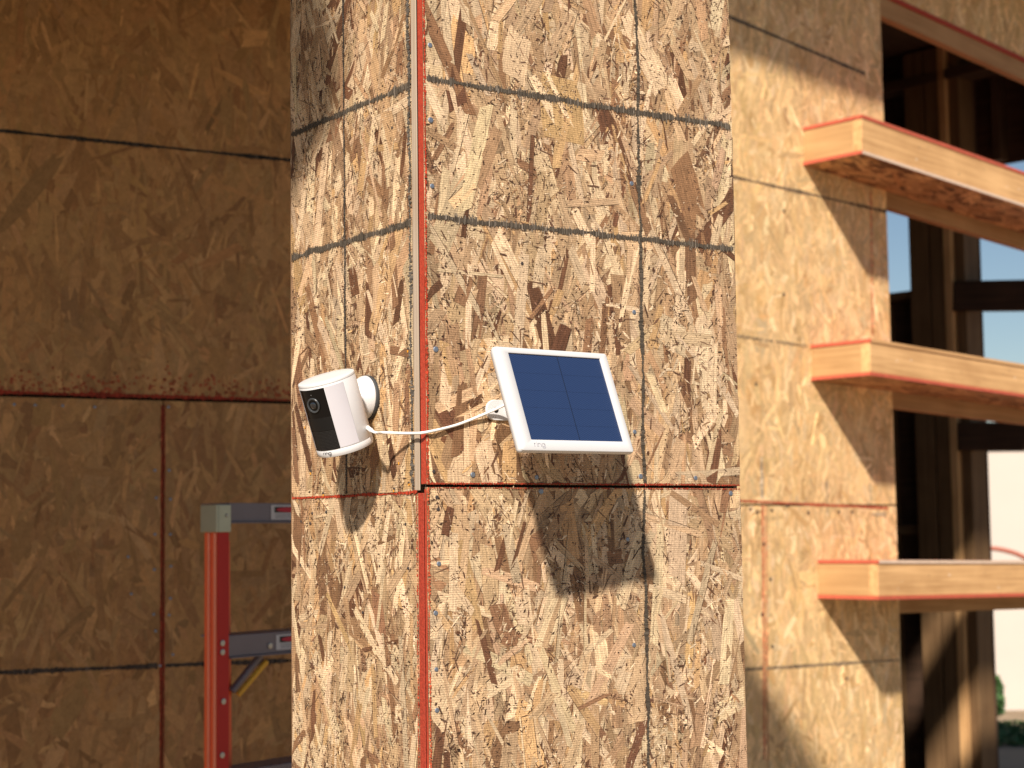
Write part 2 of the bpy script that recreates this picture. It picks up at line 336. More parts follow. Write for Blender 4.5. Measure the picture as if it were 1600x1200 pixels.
def clusters(mb, O, U, V, N, w, h, n, hz, lm=.006, wm=.0011):
    """dark torn specks gathered in patches"""
    m = max(3, n // 22); ctr = np.stack([rng.uniform(0, w, m), rng.uniform(0, h, m)], 1)
    k = rng.integers(0, m, n); sp = rng.uniform(.006, .03, m)
    q = ctr[k] + rng.standard_normal((n, 2)) * sp[k][:, None] * A3(.7, 1.2)
    ok = (q[:, 0] > .001) & (q[:, 0] < w - .001) & (q[:, 1] > .002) & (q[:, 1] < h - .002); q = q[ok]; n = len(q)
    L = lm * np.exp(.5 * rng.standard_normal(n)); W = wm * np.exp(.4 * rng.standard_normal(n)); a = rng.uniform(0, math.pi, n)
    px = np.array([-.5, 0, .5, .1]) * L[:, None]; py = np.array([0, -.5, .1, .5]) * W[:, None] + rng.uniform(-.3, .3, (n, 4)) * W[:, None]
    x = q[:, :1] + px * np.cos(a)[:, None] - py * np.sin(a)[:, None]; y = q[:, 1:] + px * np.sin(a)[:, None] + py * np.cos(a)[:, None]
    z = np.broadcast_to(rng.uniform(hz, hz + .00015, (n, 1)), x.shape)
    P = O + x[..., None] * U + y[..., None] * V + z[..., None] * N
    c = np.array([(.09, .045, .028)]) * np.exp(.5 * rng.standard_normal((n, 1)))
    lt = rng.random(n) < .16; c[lt] = (.70, .53, .36)
    mb.add(P.reshape(-1, 3), np.arange(n * 4).reshape(n, 4).tolist(), np.repeat(c, 4, 0), np.zeros((n * 4, 3)))

def near_sheet(par, O, U, V, N, w, h, thick, dense=1.0):
    """one board of the pillar: slab, strands on its face"""
    b = MB(); b.box(O - N * thick, U, V, N, w, h, thick); s = b.build('osb_sheet', M_SLAB, par)
    a = w * h; m = MB()
    strands(m, O, U, V, N, w, h, int(3000 * a * dense), .10, .022, 15, PAL_NEAR, (.00005, .00060), .10, jag=.0006, gap=.35)
    strands(m, O, U, V, N, w, h, int(1300 * a * dense), .042, .0055, 30, PAL_NEAR, (.0002, .00070), .30, jag=.0006, gap=.3, tilt=1.3)
    chips(m, O, U, V, N, w, h, int(9000 * a * dense), (.0004, .0009), PAL_NEAR)
    strands(m, O, U, V, N, w, h, int(2000 * a * dense), .080, .0135, 18, PAL_NEAR, (.0004, .00085), .16, jag=.0006, gap=.4, tilt=1.3, crisp=.5)
    strands(m, O, U, V, N, w, h, int(800 * a * dense), .062, .0110, 22, PAL_TOP, (.0009, .00115), .22, jag=.0006, gap=.35, crisp=.25)
    strands(m, O, U, V, N, w, h, int(420 * a * dense), .065, .0075, 24, PAL_TOP, (.0009, .00115), .25, jag=.0006, gap=.35, crisp=.25)
    strands(m, O, U, V, N, w, h, int(2200 * a * dense), .010, .0008, 24, PAL_NEAR, (.0010, .0012), .3, dark=(.12, .06, .035))
    clusters(m, O, U, V, N, w, h, int(19000 * a * dense), .0012, lm=.0040)
    chips(m, O, U, V, N, w, h, int(3000 * a * dense), (.0010, .0013), PAL_NEAR)
    stuff(m.build('strands', M_OSB, s, fix=False))
    return s

def back_sheet(par, O, U, V, N, w, h, thick, pal, slab, dens=1.0, name='osb_sheet'):
    b = MB(); b.box(O - N * thick, U, V, N, w, h, thick); s = b.build(name, slab, par)
    a = w * h; m = MB()
    strands(m, O, U, V, N, w, h, int(1500 * a * dens), .12, .026, 20, pal, (.0003, .0012), .15)
    strands(m, O, U, V, N, w, h, int(1500 * a * dens), .07, .013, 28, pal, (.0006, .0016), .3)
    stuff(m.build('strands', M_OSBB, s, fix=False))
    return s

def daub_line(mb, p, q, N, half, col, step=.0011, streak=A3(0, 0, 1), lift=.0016, ragged=.6, wander=.0, fill=1.0, var=.35):
    """a ragged drawn or painted line made of many short dabs along p -> q"""
    Lg = np.linalg.norm(q - p); d = (q - p) / Lg; n = max(2, int(Lg / step)); wob = 0.0
    st = streak - (streak @ d) * d
    st = unit(st) if np.linalg.norm(st) > .2 else np.cross(N, d)
    Vs = []; Cs = []; k = 0
    lo = rng.uniform(-1, 1, n); sm = np.convolve(rng.standard_normal(n + 40), np.ones(41) / 6.4, 'valid')[:n]
    sm2 = np.convolve(rng.standard_normal(n + 24), np.ones(25) / 5.0, 'valid')[:n]
    for i in range(n):
        if rng.random() > fill: continue
        hs = 1 + .22 * sm2[i]
        c = p + d * (i * step) + st * (sm[i] * wander)
        a, b = half * hs * (1 + ragged * rng.uniform(-1, 1)), half * hs * (1 + ragged * rng.uniform(-1, 1)); w = step * rng.uniform(.5, .95)
        z = N * (lift + rng.uniform(0, .0002))
        Vs += [c - d * w - st * a + z, c + d * w - st * a * rng.uniform(.7, 1.1) + z, c + d * w + st * b + z, c - d * w + st * b * rng.uniform(.7, 1.1) + z]
        Cs += [np.array(col) * math.exp(var * rng.standard_normal())] * 4; k += 1
    if k: mb.add(Vs, np.arange(4 * k).reshape(k, 4).tolist(), np.array(Cs), np.zeros((4 * k, 3)))

# ------------------------------------------------------------------ planes of the place
ZAX = A3(0, 0, 1)
YA = .9663
D1 = A3(math.sin(YA), math.cos(YA), 0); N1 = A3(math.cos(YA), -math.sin(YA), 0)      # pillar, right-hand face
D2 = A3(-math.cos(YA), math.sin(YA), 0); N2 = A3(-math.sin(YA), -math.cos(YA), 0)    # pillar, left-hand face
K = atz(665.5, 600, 1.95); K0 = A3(K[0], K[1], 0)
YW = math.radians(46.6); UW = A3(math.sin(YW), math.cos(YW), 0); NW = A3(math.cos(YW), -math.sin(YW), 0)
PW = atz(1255, 230, 6.3); PW0 = A3(PW[0], PW[1], 0)                                   # sunlit wall on the right
YR = math.radians(60.6); UR = A3(math.sin(YR), math.cos(YR), 0); NR = A3(math.cos(YR), -math.sin(YR), 0)
PR = atz(225, 600, 4.1); PR0 = A3(PR[0], PR[1], 0)                                    # shaded wall on the left
GREY = (.072, .058, .044)

# ------------------------------------------------------------------ ground
b = MB(); b.add([(-300, -300, 0), (300, -300, 0), (300, 300, 0), (-300, 300, 0)], [(0, 1, 2, 3)])
struct(b.build('ground', M_EARTH))

# ------------------------------------------------------------------ pillar
pil = thing('osb_pillar', K0 + D1 * .23 + D2 * .16, 'square pillar sheathed in strand board with black printed lines and red painted edges', 'pillar')
TH = .0113; WR, WL = .466, .3235; ZR, ZL, TOP = 1.7012, 1.6943, 3.0
b = MB(); b.box(K0 + D1 * .014 + D2 * .014, D1, D2, ZAX, WR - .02, WL - .02, TOP); b.build('dark_core', M_CORE, pil)
# right face, two sheets seen plus the low remainder
r_up = near_sheet(pil, K0 + ZAX * (ZR + .0016), D1, ZAX, N1, WR, .72, TH)
r_lo = near_sheet(pil, K0 + ZAX * 1.10, D1, ZAX, N1, WR, ZR - .0016 - 1.10, .0042)
near_sheet(pil, K0 + ZAX * (ZR + .7236), D1, ZAX, N1, WR, TOP - ZR - .7236, TH, .35)
near_sheet(pil, K0, D1, ZAX, N1, WR, 1.098, TH, .3)
# left face
OL = K0 + D2 * (TH + .0015)
l_up = near_sheet(pil, K0 + D2 * WL + ZAX * (ZL + .0008), -D2, ZAX, N2, WL - .0245, .73, TH)
l_lo = near_sheet(pil, K0 + D2 * WL + ZAX * 1.10, -D2, ZAX, N2, WL - .0178, ZL - .0008 - 1.10, TH)
near_sheet(pil, K0 + D2 * WL + ZAX * (ZL + .734), -D2, ZAX, N2, WL - .0245, TOP - ZL - .734, TH, .35)
near_sheet(pil, K0 + D2 * WL, -D2, ZAX, N2, WL - .0178, 1.098, TH, .3)
# the two hidden faces
b = MB(); b.box(K0 + D1 * WR + D2 * .012, D2, ZAX, D1, WL - .013, TOP, .006); b.build('side_sheet', M_SLAB, pil)
b = MB(); b.box(K0 + D2 * (WL + .001) + D1 * .002, D1, ZAX, D2, WR - .004, TOP, .006); b.build('back_sheet', M_SLAB, pil)
# painted board edges and the pale plywood edge at the corner
b = MB(); b.box(K0 + D2 * .0004 + ZAX * (ZR + .0022) + N2 * 0, D2, ZAX, N2, .0102, TOP - ZR - .01, .0007)
b.build('painted_edge', M_RED, pil)
b = MB(); b.box(K0 + D2 * .0004 + ZAX * .004, D2, ZAX, N2, .0036, ZR - .008, .0007); b.build('painted_edge', M_RED, pil)
b = MB(); b.box(K0 + D2 * .0130 + ZAX * (ZL + .002), ZAX, D2, N2, TOP - ZL - .004, .0108, .0016); b.build('corner_strip', M_STRIP, pil, bevel=.0006)
b = MB(); b.box(K0 + D2 * .0059 + ZAX * .003, D2, ZAX, N2, .0118, ZL - .004, .0009); b.build('painted_edge', M_RED2, pil, bevel=.0005)

# printed layout lines
def rp(x, y): return at(x, y, K, N1)
def lp(x, y): return at(x, y, K, N2)
def r_line(m, z, s0=.004, s1=WR - .002, **kw): daub_line(m, K0 + D1 * s0 + ZAX * z, K0 + D1 * s1 + ZAX * z, N1, **kw)
m = MB()
r_line(m, 2.1645, half=.0030, col=GREY, fill=.97, ragged=.5, step=.0006, wander=.0006, var=.3); r_line(m, 2.0058, half=.0028, col=GREY, fill=.97, ragged=.5, step=.0006, wander=.0006, var=.3)
r_line(m, 2.1645, half=.0040, col=(.15, .125, .10), fill=.22, ragged=.7, step=.0008); r_line(m, 2.0058, half=.0038, col=(.15, .125, .10), fill=.22, ragged=.7, step=.0008)
sv = .3095
daub_line(m, K0 + D1 * (sv + .0005) + ZAX * (ZR + .004), K0 + D1 * (sv + .001) + ZAX * 2.42, N1, .0022, GREY, ragged=.35, wander=.0010, fill=.95, var=.25)
m.build('printed_line', M_DAUB, r_up, fix=False)
m = MB(); daub_line(m, K0 + D1 * (sv - .0035) + ZAX * 1.11, K0 + D1 * (sv - .001) + ZAX * (ZR - .003), N1, .0022, GREY, ragged=.4, wander=.0012, fill=.93, var=.25)
m.build('printed_line', M_DAUB, r_lo, fix=False)
m = MB()
for z, hf in ((2.1625, .0031), (2.0022, .0031)):
    daub_line(m, K0 + D2 * .0275 + ZAX * z, K0 + D2 * (WL - .002) + ZAX * z, N2, hf, GREY, fill=.97, ragged=.5, step=.0006, wander=.0006, var=.3)
    daub_line(m, K0 + D2 * .0275 + ZAX * z, K0 + D2 * (WL - .002) + ZAX * z, N2, hf * 1.35, (.15, .125, .10), fill=.2, ragged=.7, step=.0008)
sl = .181
daub_line(m, K0 + D2 * sl + ZAX * (ZL + .003), K0 + D2 * (sl + .002) + ZAX * 2.42, N2, .0017, (.06, .05, .042), ragged=.35, wander=.0005)
daub_line(m, K0 + D2 * .0290 + ZAX * (ZL + .003), K0 + D2 * .0295 + ZAX * 2.42, N2, .0024, (.10, .088, .075), ragged=.8, wander=.0012, fill=.85)
m.build('printed_line', M_DAUB, l_up, fix=False)
# red paint bled along the joints
def bleed(p, q, N, half, par, fill=.9, col=(.38, .045, .02), rag=.8, lift=.0017, step=.0013):
    m = MB(); daub_line(m, p, q, N, half, col, step=step, fill=fill, ragged=rag, lift=lift, var=.25, wander=half * .25, streak=np.cross(N, unit(q - p)))
    return m.build('paint_bleed', M_DAUB, par, fix=False)
bleed(K0 + D1 * .001 + ZAX * (ZR + .0026), K0 + D1 * (WR - .001) + ZAX * (ZR + .0026), N1, .0008, r_up, step=.0009, col=(.27, .034, .016))
bleed(K0 + D1 * .001 + ZAX * (ZR - .0024), K0 + D1 * (WR - .001) + ZAX * (ZR - .0024), N1, .0006, r_lo, step=.0009, fill=.7, col=(.27, .034, .016))
bleed(K0 + D1 * .0007 + ZAX * (ZR + .002), K0 + D1 * .0007 + ZAX * 2.42, N1, .0010, r_up, fill=.9)
bleed(K0 + D1 * .0009 + ZAX * 1.11, K0 + D1 * .0009 + ZAX * (ZR - .002), N1, .0010, r_lo, fill=.85, col=(.45, .09, .04))
bleed(K0 + D2 * .0185 + ZAX * ZL, K0 + D2 * (WL - .001) + ZAX * ZL, N2, .0013, l_lo, step=.0009)
bleed(K0 + D2 * .0190 + ZAX * 1.11, K0 + D2 * .0190 + ZAX * (ZL - .002), N2, .0008, l_lo, fill=.5)

# nails (steel discs slightly sunk) and staple dents
def nail_mesh(nrm, r, mat, name):
    mb = MB(); mb.lathe(A3(0, 0, 0), nrm, [(r * .9, 0), (r, .0003), (r, .0014), (r * .75, .0018)], 14); o = mb.build(name, mat); me = o.data; bpy.data.objects.remove(o); return me
NAIL1 = nail_mesh(N1, .0030, M_METAL, 'nail')
def put(me, pos, par, name='nail', sc=1.0):
    o = bpy.data.objects.new(name, me); COL.objects.link(o); o.parent = par; o.location = Vector(pos - np.array(par['_base'])); o.scale = (sc,) * 3; return o
for x, y in [(671, 71), (672, 188), (674.5, 291), (680, 546), (837.5, 746), (991, 675), (1000, 744.5), (986, 287), (738, 742), (1086, 747), (990, 488)]:
    put(NAIL1, rp(x, y), r_up, sc=rng.uniform(.85, 1.15))
for x, y in [(844.5, 768), (685, 881), (680, 958), (681, 1046), (1141, 771), (980, 843), (990, 1008), (682, 1110)]:
    put(NAIL1, rp(x, y), r_lo, sc=rng.uniform(.85, 1.15))
DENT1 = nail_mesh(N1, .0021, M_DENT, 'nail_hole'); DENT2 = nail_mesh(N2, .0019, M_DENT, 'nail_hole')
for x, y in [(677, 737), (815, 412)]: put(DENT1, rp(x, y), r_up, 'nail_hole')
for x, y in [(682, 777), (684, 796)]: put(DENT1, rp(x, y), r_lo, 'nail_hole')
for x, y in [(639, 545), (487, 736), (506, 771), (640, 755), (617, 764), (600, 470), (612, 110), (614, 200)]: put(DENT2, lp(x, y), l_up, 'nail_hole')
for x, y in [(489, 802), (511, 800), (486, 818), (635, 819), (639, 888), (568, 957), (471, 883), (472, 815), (540, 918)]: put(DENT2, lp(x, y), l_lo, 'nail_hole')
m = MB()
for x, y in [(639, 549), (487, 740), (641, 757), (507, 774), (617, 767), (478, 668), (625, 724)]: m.disc(lp(x, y) + N2 * .0018, D2, ZAX, .0016, 7, (.75, .32, .03))
stuff(m.build('rust_spot', M_DAUB, l_up, fix=False))

# ------------------------------------------------------------------ shaded wall of the recess on the left
rw = thing('recess_wall', PR0, 'shaded strand board wall of the recess behind the ladder', 'wall')
ZS = 1.971; UV = .047
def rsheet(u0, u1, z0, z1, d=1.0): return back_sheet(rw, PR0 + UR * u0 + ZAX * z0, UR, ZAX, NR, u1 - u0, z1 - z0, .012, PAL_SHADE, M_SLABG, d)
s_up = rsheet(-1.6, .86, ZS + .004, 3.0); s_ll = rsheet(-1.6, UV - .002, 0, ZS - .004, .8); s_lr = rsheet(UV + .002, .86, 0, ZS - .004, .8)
b = MB(); b.box(PR0 - UR * 1.6 - NR * .03, UR, ZAX, NR, 2.46, 3.0, .012); b.build('wall_backing', M_CORE, rw)
def wline(par, P0, U, N, u0, z0, u1, z1, half, col, **kw):
    m = MB(); daub_line(m, P0 + U * u0 + ZAX * z0, P0 + U * u1 + ZAX * z1, N, half, col, step=.004, lift=.0022, **kw); return m.build(kw.pop('nm', 'printed_line'), M_DAUB, par, fix=False)
wline(s_up, PR0, UR, NR, -1.5, 2.580, .8, 2.574, .0042, (.035, .03, .026), ragged=.2)
wline(s_ll, PR0, UR, NR, -1.5, 1.357, UV - .01, 1.346, .0045, (.06, .048, .04), ragged=.3)
wline(s_lr, PR0, UR, NR, UV + .01, 1.346, .8, 1.337, .0045, (.06, .048, .04), ragged=.3)
REDL = (.26, .035, .018)
wline(s_up, PR0, UR, NR, -1.5, ZS + .006, .8, ZS + .006, .0038, REDL, ragged=.5, var=.2)
wline(s_ll, PR0, UR, NR, UV - .004, .05, UV - .0035, ZS - .01, .0022, REDL, ragged=.3, var=.2)
wline(s_lr, PR0, UR, NR, UV + .004, .05, UV + .003, ZS - .01, .0014, REDL, ragged=.3, var=.2)
m = MB()      # overspray above the joint
for _ in range(900):
    q = PR0 + UR * rng.uniform(-1.3, .8) + ZAX * (ZS + .012 + abs(rng.normal(0, .022)))
    m.disc(q + NR * .0023, UR, ZAX, rng.uniform(.001, .005), 6, np.array((.36, .10, .045)) * rng.uniform(.7, 1.2))
m.build('paint_overspray', M_DAUB, s_up, fix=False)['kind'] = 'stuff'
NAILR = nail_mesh(NR, .0034, M_METAL, 'nail')
for x, y in [(22, 632), (55, 633), (98, 634), (148, 636), (263, 636)] : put(NAILR, at(x, y, PR, NR, .002), s_ll if x < 257 else s_lr)
for x, y in [(242, 735), (244, 778), (242, 835), (241, 890), (240, 960), (243, 986), (250, 1040), (205, 928), (200, 870)]: put(NAILR, at(x, y, PR, NR, .002), s_ll)
for x, y in [(264, 735), (266, 780), (266, 835), (267, 885), (266, 935), (264, 961), (270, 1023)]: put(NAILR, at(x, y, PR, NR, .002), s_lr)

# return between the two walls, hidden behind the pillar
RA = PR0 + UR * .86; RB = PW0 - UW * .95
rd = RB - RA; rl = np.linalg.norm(rd); rd = rd / rl; rn = A3(rd[1], -rd[0], 0)
rt = thing('return_wall', RA, 'narrow strand board return joining the shaded recess to the sunlit wall', 'wall')
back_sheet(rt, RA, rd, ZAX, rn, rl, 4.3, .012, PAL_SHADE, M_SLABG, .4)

# ------------------------------------------------------------------ sunlit wall on the right with its opening
sw = thing('sunlit_wall', PW0, 'sunlit golden strand board wall beside the tall framed opening', 'wall')
def wu(x, y, p=0): h = at(x, y, PW, NW, p); return (h - PW) @ UW, h[2]
JU = .510; ZJ = 1.62
def wsheet(u0, u1, z0, z1, d=1.0): return back_sheet(sw, PW0 + UW * u0 + ZAX * z0, UW, ZAX, NW, u1 - u0, z1 - z0, .012, PAL_GOLD, M_SLABG, d)
ua, za = wu(1150, 783); ub, zb = wu(1390, 795); ZJ = (za + zb) / 2; UJ = wu(1194, 950)[0]
w_up = wsheet(-.95, JU, ZJ + .003, 4.35); w_ll = wsheet(-.95, UJ - .002, 0, ZJ - .003); w_lr = wsheet(UJ + .002, JU, 0, ZJ - .003)
def wl(par, x0, y0, x1, y1, half, col, **kw):
    u0, z0 = wu(x0, y0); u1, z1 = wu(x1, y1)
    if x0 < 1160: z0 += (z1 - z0) / (u1 - u0) * (-.94 - u0); u0 = -.94      # the line runs on behind the pillar
    return wline(par, PW0, UW, NW, u0, z0, u1, z1, half, col, **kw)
CH = (.17, .12, .075)
wl(w_up, 1140, 275, 1385, 331, .0055, CH, ragged=.3); wl(w_up, 1144, 524, 1262, 541, .0045, (.24, .17, .10), ragged=.5, fill=.7)
wl(w_up, 1140, 27, 1352, 116, .005, (.10, .08, .06), ragged=.3)
wl(w_ll, 1150, 1047, 1192, 1044, .0045, (.22, .16, .10), ragged=.4); wl(w_lr, 1198, 1044, 1405, 1031, .0045, (.22, .16, .10), ragged=.4)
wl(w_up, 1148, 782, 1388, 794, .0042, (.40, .10, .05), ragged=.25, var=.2)
wl(w_ll, 1191, 790, 1194, 1190, .0045, (.55, .15, .075), ragged=.25, var=.2); wl(w_lr, 1196, 790, 1199, 1190, .003, (.55, .17, .085), ragged=.3, fill=.8, var=.2)
wl(w_up, 1360, 300, 1363, 525, .0030, (.55, .14, .08), ragged=.6, fill=.8)
wl(w_up, 1189, 716, 1190, 780, .006, (.42, .33, .23), ragged=.3); wl(w_lr, 1292, 795, 1292, 806, .004, (.30, .24, .17)); wl(w_up, 1291, 752, 1292, 786, .004, (.30, .24, .17))
wl(w_up, 1358, 756, 1360, 786, .003, (.34, .27, .18)); wl(w_lr, 1362, 803, 1384, 804, .006, (.38, .29, .19), ragged=.8, fill=.7)
NAILW = nail_mesh(NW, .006, M_DENT, 'nail_hole')
for x, y in [(1172, 795), (1205, 797), (1182, 800), (1230, 790), (1262, 801), (1310, 800), (1192, 850), (1203, 905), (1190, 960), (1206, 1010), (1224, 330), (1224, 460), (1330, 800), (1180, 600), (1322, 1060)]:
    u, z = wu(x, y); put(NAILW, PW0 + UW * u + ZAX * z + NW * .0022, w_lr if (z < ZJ and u > UJ) else (w_ll if z < ZJ else w_up), 'nail_hole')
# jamb stud and header
b = MB(); b.box(PW0 + UW * (JU - .045) - NW * .16, ZAX, UW, NW, 4.3, .040, .146); b.build('jamb_stud', M_STUD, sw)
b = MB(); b.box(PW0 + UW * (JU - .10) - NW * .16, ZAX, UW, NW, 4.3, .040, .146); b.build('jamb_stud', M_STUD, sw)
u0, z0 = wu(1447, 66); u1, z1 = wu(1600, 134); u2, z2 = wu(1512, 66); u3, z3 = wu(1600, 106)
sl_h = (z1 - z0) / (u1 - u0); hd = unit(UW + ZAX * sl_h); hv = unit(np.cross(hd, -NW)); hv = hv if hv[2] > 0 else -hv
HO = PW0 + UW * (JU + .002) + ZAX * (z0 + .028 + (JU + .002 - u0) * sl_h)
hh = (z2 + (0)) - (z0 + (u2 - u0) * sl_h); UE = 2.3
b = MB(); b.box(HO - NW * .040, hd, hv, NW, UE - JU, hh, .036); b.build('header_beam', M_LEDG, sw, bevel=.002)  # header's shade is put in by the choice of darker lumber
b = MB(); b.box(HO + hv * (hh + .001) - NW * .10, hd, hv, NW, UE - JU, .016, .104); b.build('painted_edge', M_RED, sw)
back_sheet(sw, HO + hv * (hh + .018), hd, hv, NW, UE - JU, .75, .012, PAL_GOLD, M_SLABG, .8)

# ------------------------------------------------------------------ three sunshade fins, fixed to the wall in front of the opening
def fin(label, tl, bl, tr, br, p, wallx, wally, red_top=(1, 1), red_bot=(1, 1)):
    """tl.. are picture points on the front face"""
    q = [at(x, y, PW, NW, p) for x, y in (tl, bl, tr, br)]
    u = [(h - PW) @ UW for h in q]; z = [h[2] for h in q]
    ua = (u[0] + u[1]) / 2; h0 = z[0] - z[1]
    s = ((z[2] - z[0]) / (u[2] - u[0]) + (z[3] - z[1]) / (u[3] - u[1])) / 2
    d = unit(UW + ZAX * s); v = unit(ZAX - (ZAX @ d) * d)
    B = PW0 + UW * ua + ZAX * z[1]; LN = 2.15 - ua
    t = thing('sunshade_fin', B + NW * .002, label, 'fin', 'sunshade fins across the framed opening')
    e = .012                                    # osb skins top and bottom
    Lf = B + v * e; hf = h0 - 2 * e
    b = MB(); b.box(Lf + NW * (p - .038), d, v, NW, LN, hf, .038); b.build('front_board', M_FASC, t, bevel=.002)
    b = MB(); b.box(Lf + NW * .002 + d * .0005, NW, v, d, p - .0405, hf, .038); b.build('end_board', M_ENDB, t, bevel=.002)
    b = MB(); b.box(B + v * (h0 - e) + NW * .002 - d * .003, d, NW, v, LN + .003, p + .001, e); b.build('top_sheet', M_REDW, t)
    b = MB(); b.box(B + NW * .002 - d * .003, d, NW, v, LN + .003, p + .001, e); bs = b.build('bottom_sheet', M_REDW, t)
    m = MB(); strands(m, B + NW * .002 - d * .0028 - v * .0002, d, NW, -v, LN, p, 1300, .12, .024, 25, PAL_UNDER, (.0002, .0012), .25, base_ang=0)
    stuff(m.build('strands', M_OSBB, bs, fix=False))
    b = MB(); b.box(B - v * .062 - NW * .040 + d * (JU - ua + .002), d, v, NW, LN - (JU - ua), .10, .038); b.build('ledger_board', M_LEDG, t, bevel=.002)
    # scuffed pale wear on the edges, where the paint has gone
    m = MB(); vo = .0004 if label.startswith('top') else h0 - e + .0004
    m.box(B + v * vo + NW * (p + .0031) + d * (.0 if label.startswith('top') else .004), d, v, NW, LN - .01, e - .0008, .0008)
    m.build('worn_edge', M_WORN if not label.startswith('middle') else M_FASC, t)
    m = MB()
    for _ in range(14):
        m.disc(Lf + d * rng.uniform(.05, LN - .1) + v * rng.uniform(.02, hf - .02) + NW * (p + .0005), d, v, rng.uniform(.002, .0045), 8, (.34, .22, .12) if rng.random() < .6 else (.75, .62, .5))
    stuff(m.build('nail_mark', M_DAUB, t, fix=False))
    return t
fin('top sunshade fin of pale lumber, pale worn lower edge and red upper edge', (1345, 178.5), (1346, 240), (1600, 268.5), (1600, 324), .255, 1255, 262)
fin('middle sunshade fin of pale lumber in front of the sky and dark post', (1358, 529), (1360, 586.5), (1600, 568), (1600, 622), .255, 1265, 603)
fin('lowest sunshade fin of pale lumber with pale upper edge and red lower edge', (1370, 875), (1373, 937), (1600, 875), (1600, 932.6), .255, 1272, 944)

# ------------------------------------------------------------------ end wall of the room seen through the opening
QF = atz(1480, 750, 9.25); QF0 = A3(QF[0], QF[1], 0); UF, NF = NW, -UW      # along the wall, and towards us
def fp(x, y): h = at(x, y, QF, NF); return (h - QF) @ UF, h[2]
fr = thing('room_end_wall', QF0, 'dark timber framed end wall with post and openings inside the building', 'wall')
def fbox(name, x0, y0, x1, y1, t, mat, off=0.0, axis='v'):
    a0, zb_ = fp(x0, y1); a1, zt_ = fp(x1, y0); n0, n1 = min(a0, a1), max(a0, a1)
    b = MB()
    if axis == 'v': b.box(QF0 + UF * n0 + ZAX * zb_ + NF * off, ZAX, UF, NF, zt_ - zb_, n1 - n0, t)
    else: b.box(QF0 + UF * n0 + ZAX * zb_ + NF * off, UF, ZAX, NF, n1 - n0, zt_ - zb_, t)
    return b.build(name, mat, fr, bevel=.002)
def fvert(name, n0, n1, z0, z1, t, mat, off=0.0):
    b = MB(); b.box(QF0 + UF * n0 + ZAX * z0 + NF * off, ZAX, UF, NF, z1 - z0, n1 - n0, t); return b.build(name, mat, fr, bevel=.002)
nL = fp(1437, 400)[0]; nR = fp(1523, 500)[0]; sill = (fp(1381, 461)[1] + fp(1435, 456)[1]) / 2
zh = fp(1400, 275)[1]
wd = nR - nL
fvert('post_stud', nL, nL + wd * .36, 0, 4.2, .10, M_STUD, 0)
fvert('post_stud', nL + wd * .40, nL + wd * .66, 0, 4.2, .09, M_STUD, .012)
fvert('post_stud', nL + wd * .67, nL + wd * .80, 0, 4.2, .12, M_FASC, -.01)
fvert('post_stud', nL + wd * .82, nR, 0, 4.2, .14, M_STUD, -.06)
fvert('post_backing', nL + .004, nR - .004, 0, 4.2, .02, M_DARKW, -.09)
# panel with sill left of the post, studs on it
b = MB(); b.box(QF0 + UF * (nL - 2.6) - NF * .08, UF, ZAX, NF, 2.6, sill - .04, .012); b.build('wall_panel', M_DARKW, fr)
b = MB(); b.box(QF0 + UF * (nL - 2.6) + ZAX * (sill - .04) - NF * .08, UF, ZAX, NF, 2.598, .04, .14); b.build('sill_plate', M_STUD, fr)
for k, a in enumerate((-.26, -.66, -1.06, -1.46, -1.86)):
    fvert('wall_stud', nL + a, nL + a + .045, 0, sill - .042, .085, M_STUD, -.066)
b = MB(); b.box(QF0 + UF * (nL - .2) + ZAX * fp(1420, 835)[1] - NF * .066, UF, ZAX, NF, .198, .05, .08); b.build('blocking', M_STUD, fr)
# wall above the openings
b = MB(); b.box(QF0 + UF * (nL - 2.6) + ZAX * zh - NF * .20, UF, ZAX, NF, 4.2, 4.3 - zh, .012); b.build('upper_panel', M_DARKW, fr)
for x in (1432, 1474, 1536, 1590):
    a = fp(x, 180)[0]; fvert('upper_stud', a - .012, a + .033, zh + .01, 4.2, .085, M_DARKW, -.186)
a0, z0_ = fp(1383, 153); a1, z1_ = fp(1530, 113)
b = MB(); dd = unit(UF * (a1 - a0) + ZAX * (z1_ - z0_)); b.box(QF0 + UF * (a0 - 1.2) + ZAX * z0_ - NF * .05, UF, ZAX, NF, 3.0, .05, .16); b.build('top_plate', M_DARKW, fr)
nRr = nR + .62
fvert('corner_stud', nRr, nRr + .09, 0, 4.2, .14, M_STUD, -.06)

# dark fins on the outside of that wall, crossing its right-hand opening
def dark_beam(label, x0, yt0, yb0, yt1, yb1, off):
    P = QF + NF * off
    a = at(x0, yt0, P, NF); bq = at(1600, yt1, P, NF); c = at(x0, yb0, P, NF); e = at(1600, yb1, P, NF)
    na = (a - QF) @ UF; h = ((a[2] - c[2]) + (bq[2] - e[2])) / 2; s = ((bq[2] - a[2]) + (e[2] - c[2])) / 2 / ((bq - a) @ UF)
    d = unit(UF + ZAX * s); v = unit(ZAX - (ZAX @ d) * d)
    O = QF0 + NF * off + UF * na + ZAX * c[2]
    t = thing('dark_beam', O, label, 'beam', 'dark beams crossing the far opening')
    m = MB(); m.box(O, d, v, -NF, .80, h, .038); m.build('face_board', M_DARKW, t, bevel=.002)
    m = MB(); m.box(O - NF * .039 + d * .06 + v * .0, d, v, -NF, .74, .05, .038); m.build('inner_rail', M_STUD, t, bevel=.002)
    m = MB(); m.box(O - NF * .039 + d * .05 + v * (h - .016), d, -NF, v, .75, .20, .014); m.build('top_sheet', M_DARKW, t)
    return t
dark_beam('upper dark beam against the blue sky in the far opening', 1487, 446, 486, 437, 492, .11)
dark_beam('lower dark beam above the cream wall in the far opening', 1495, 667, 704, 659, 711, .11)

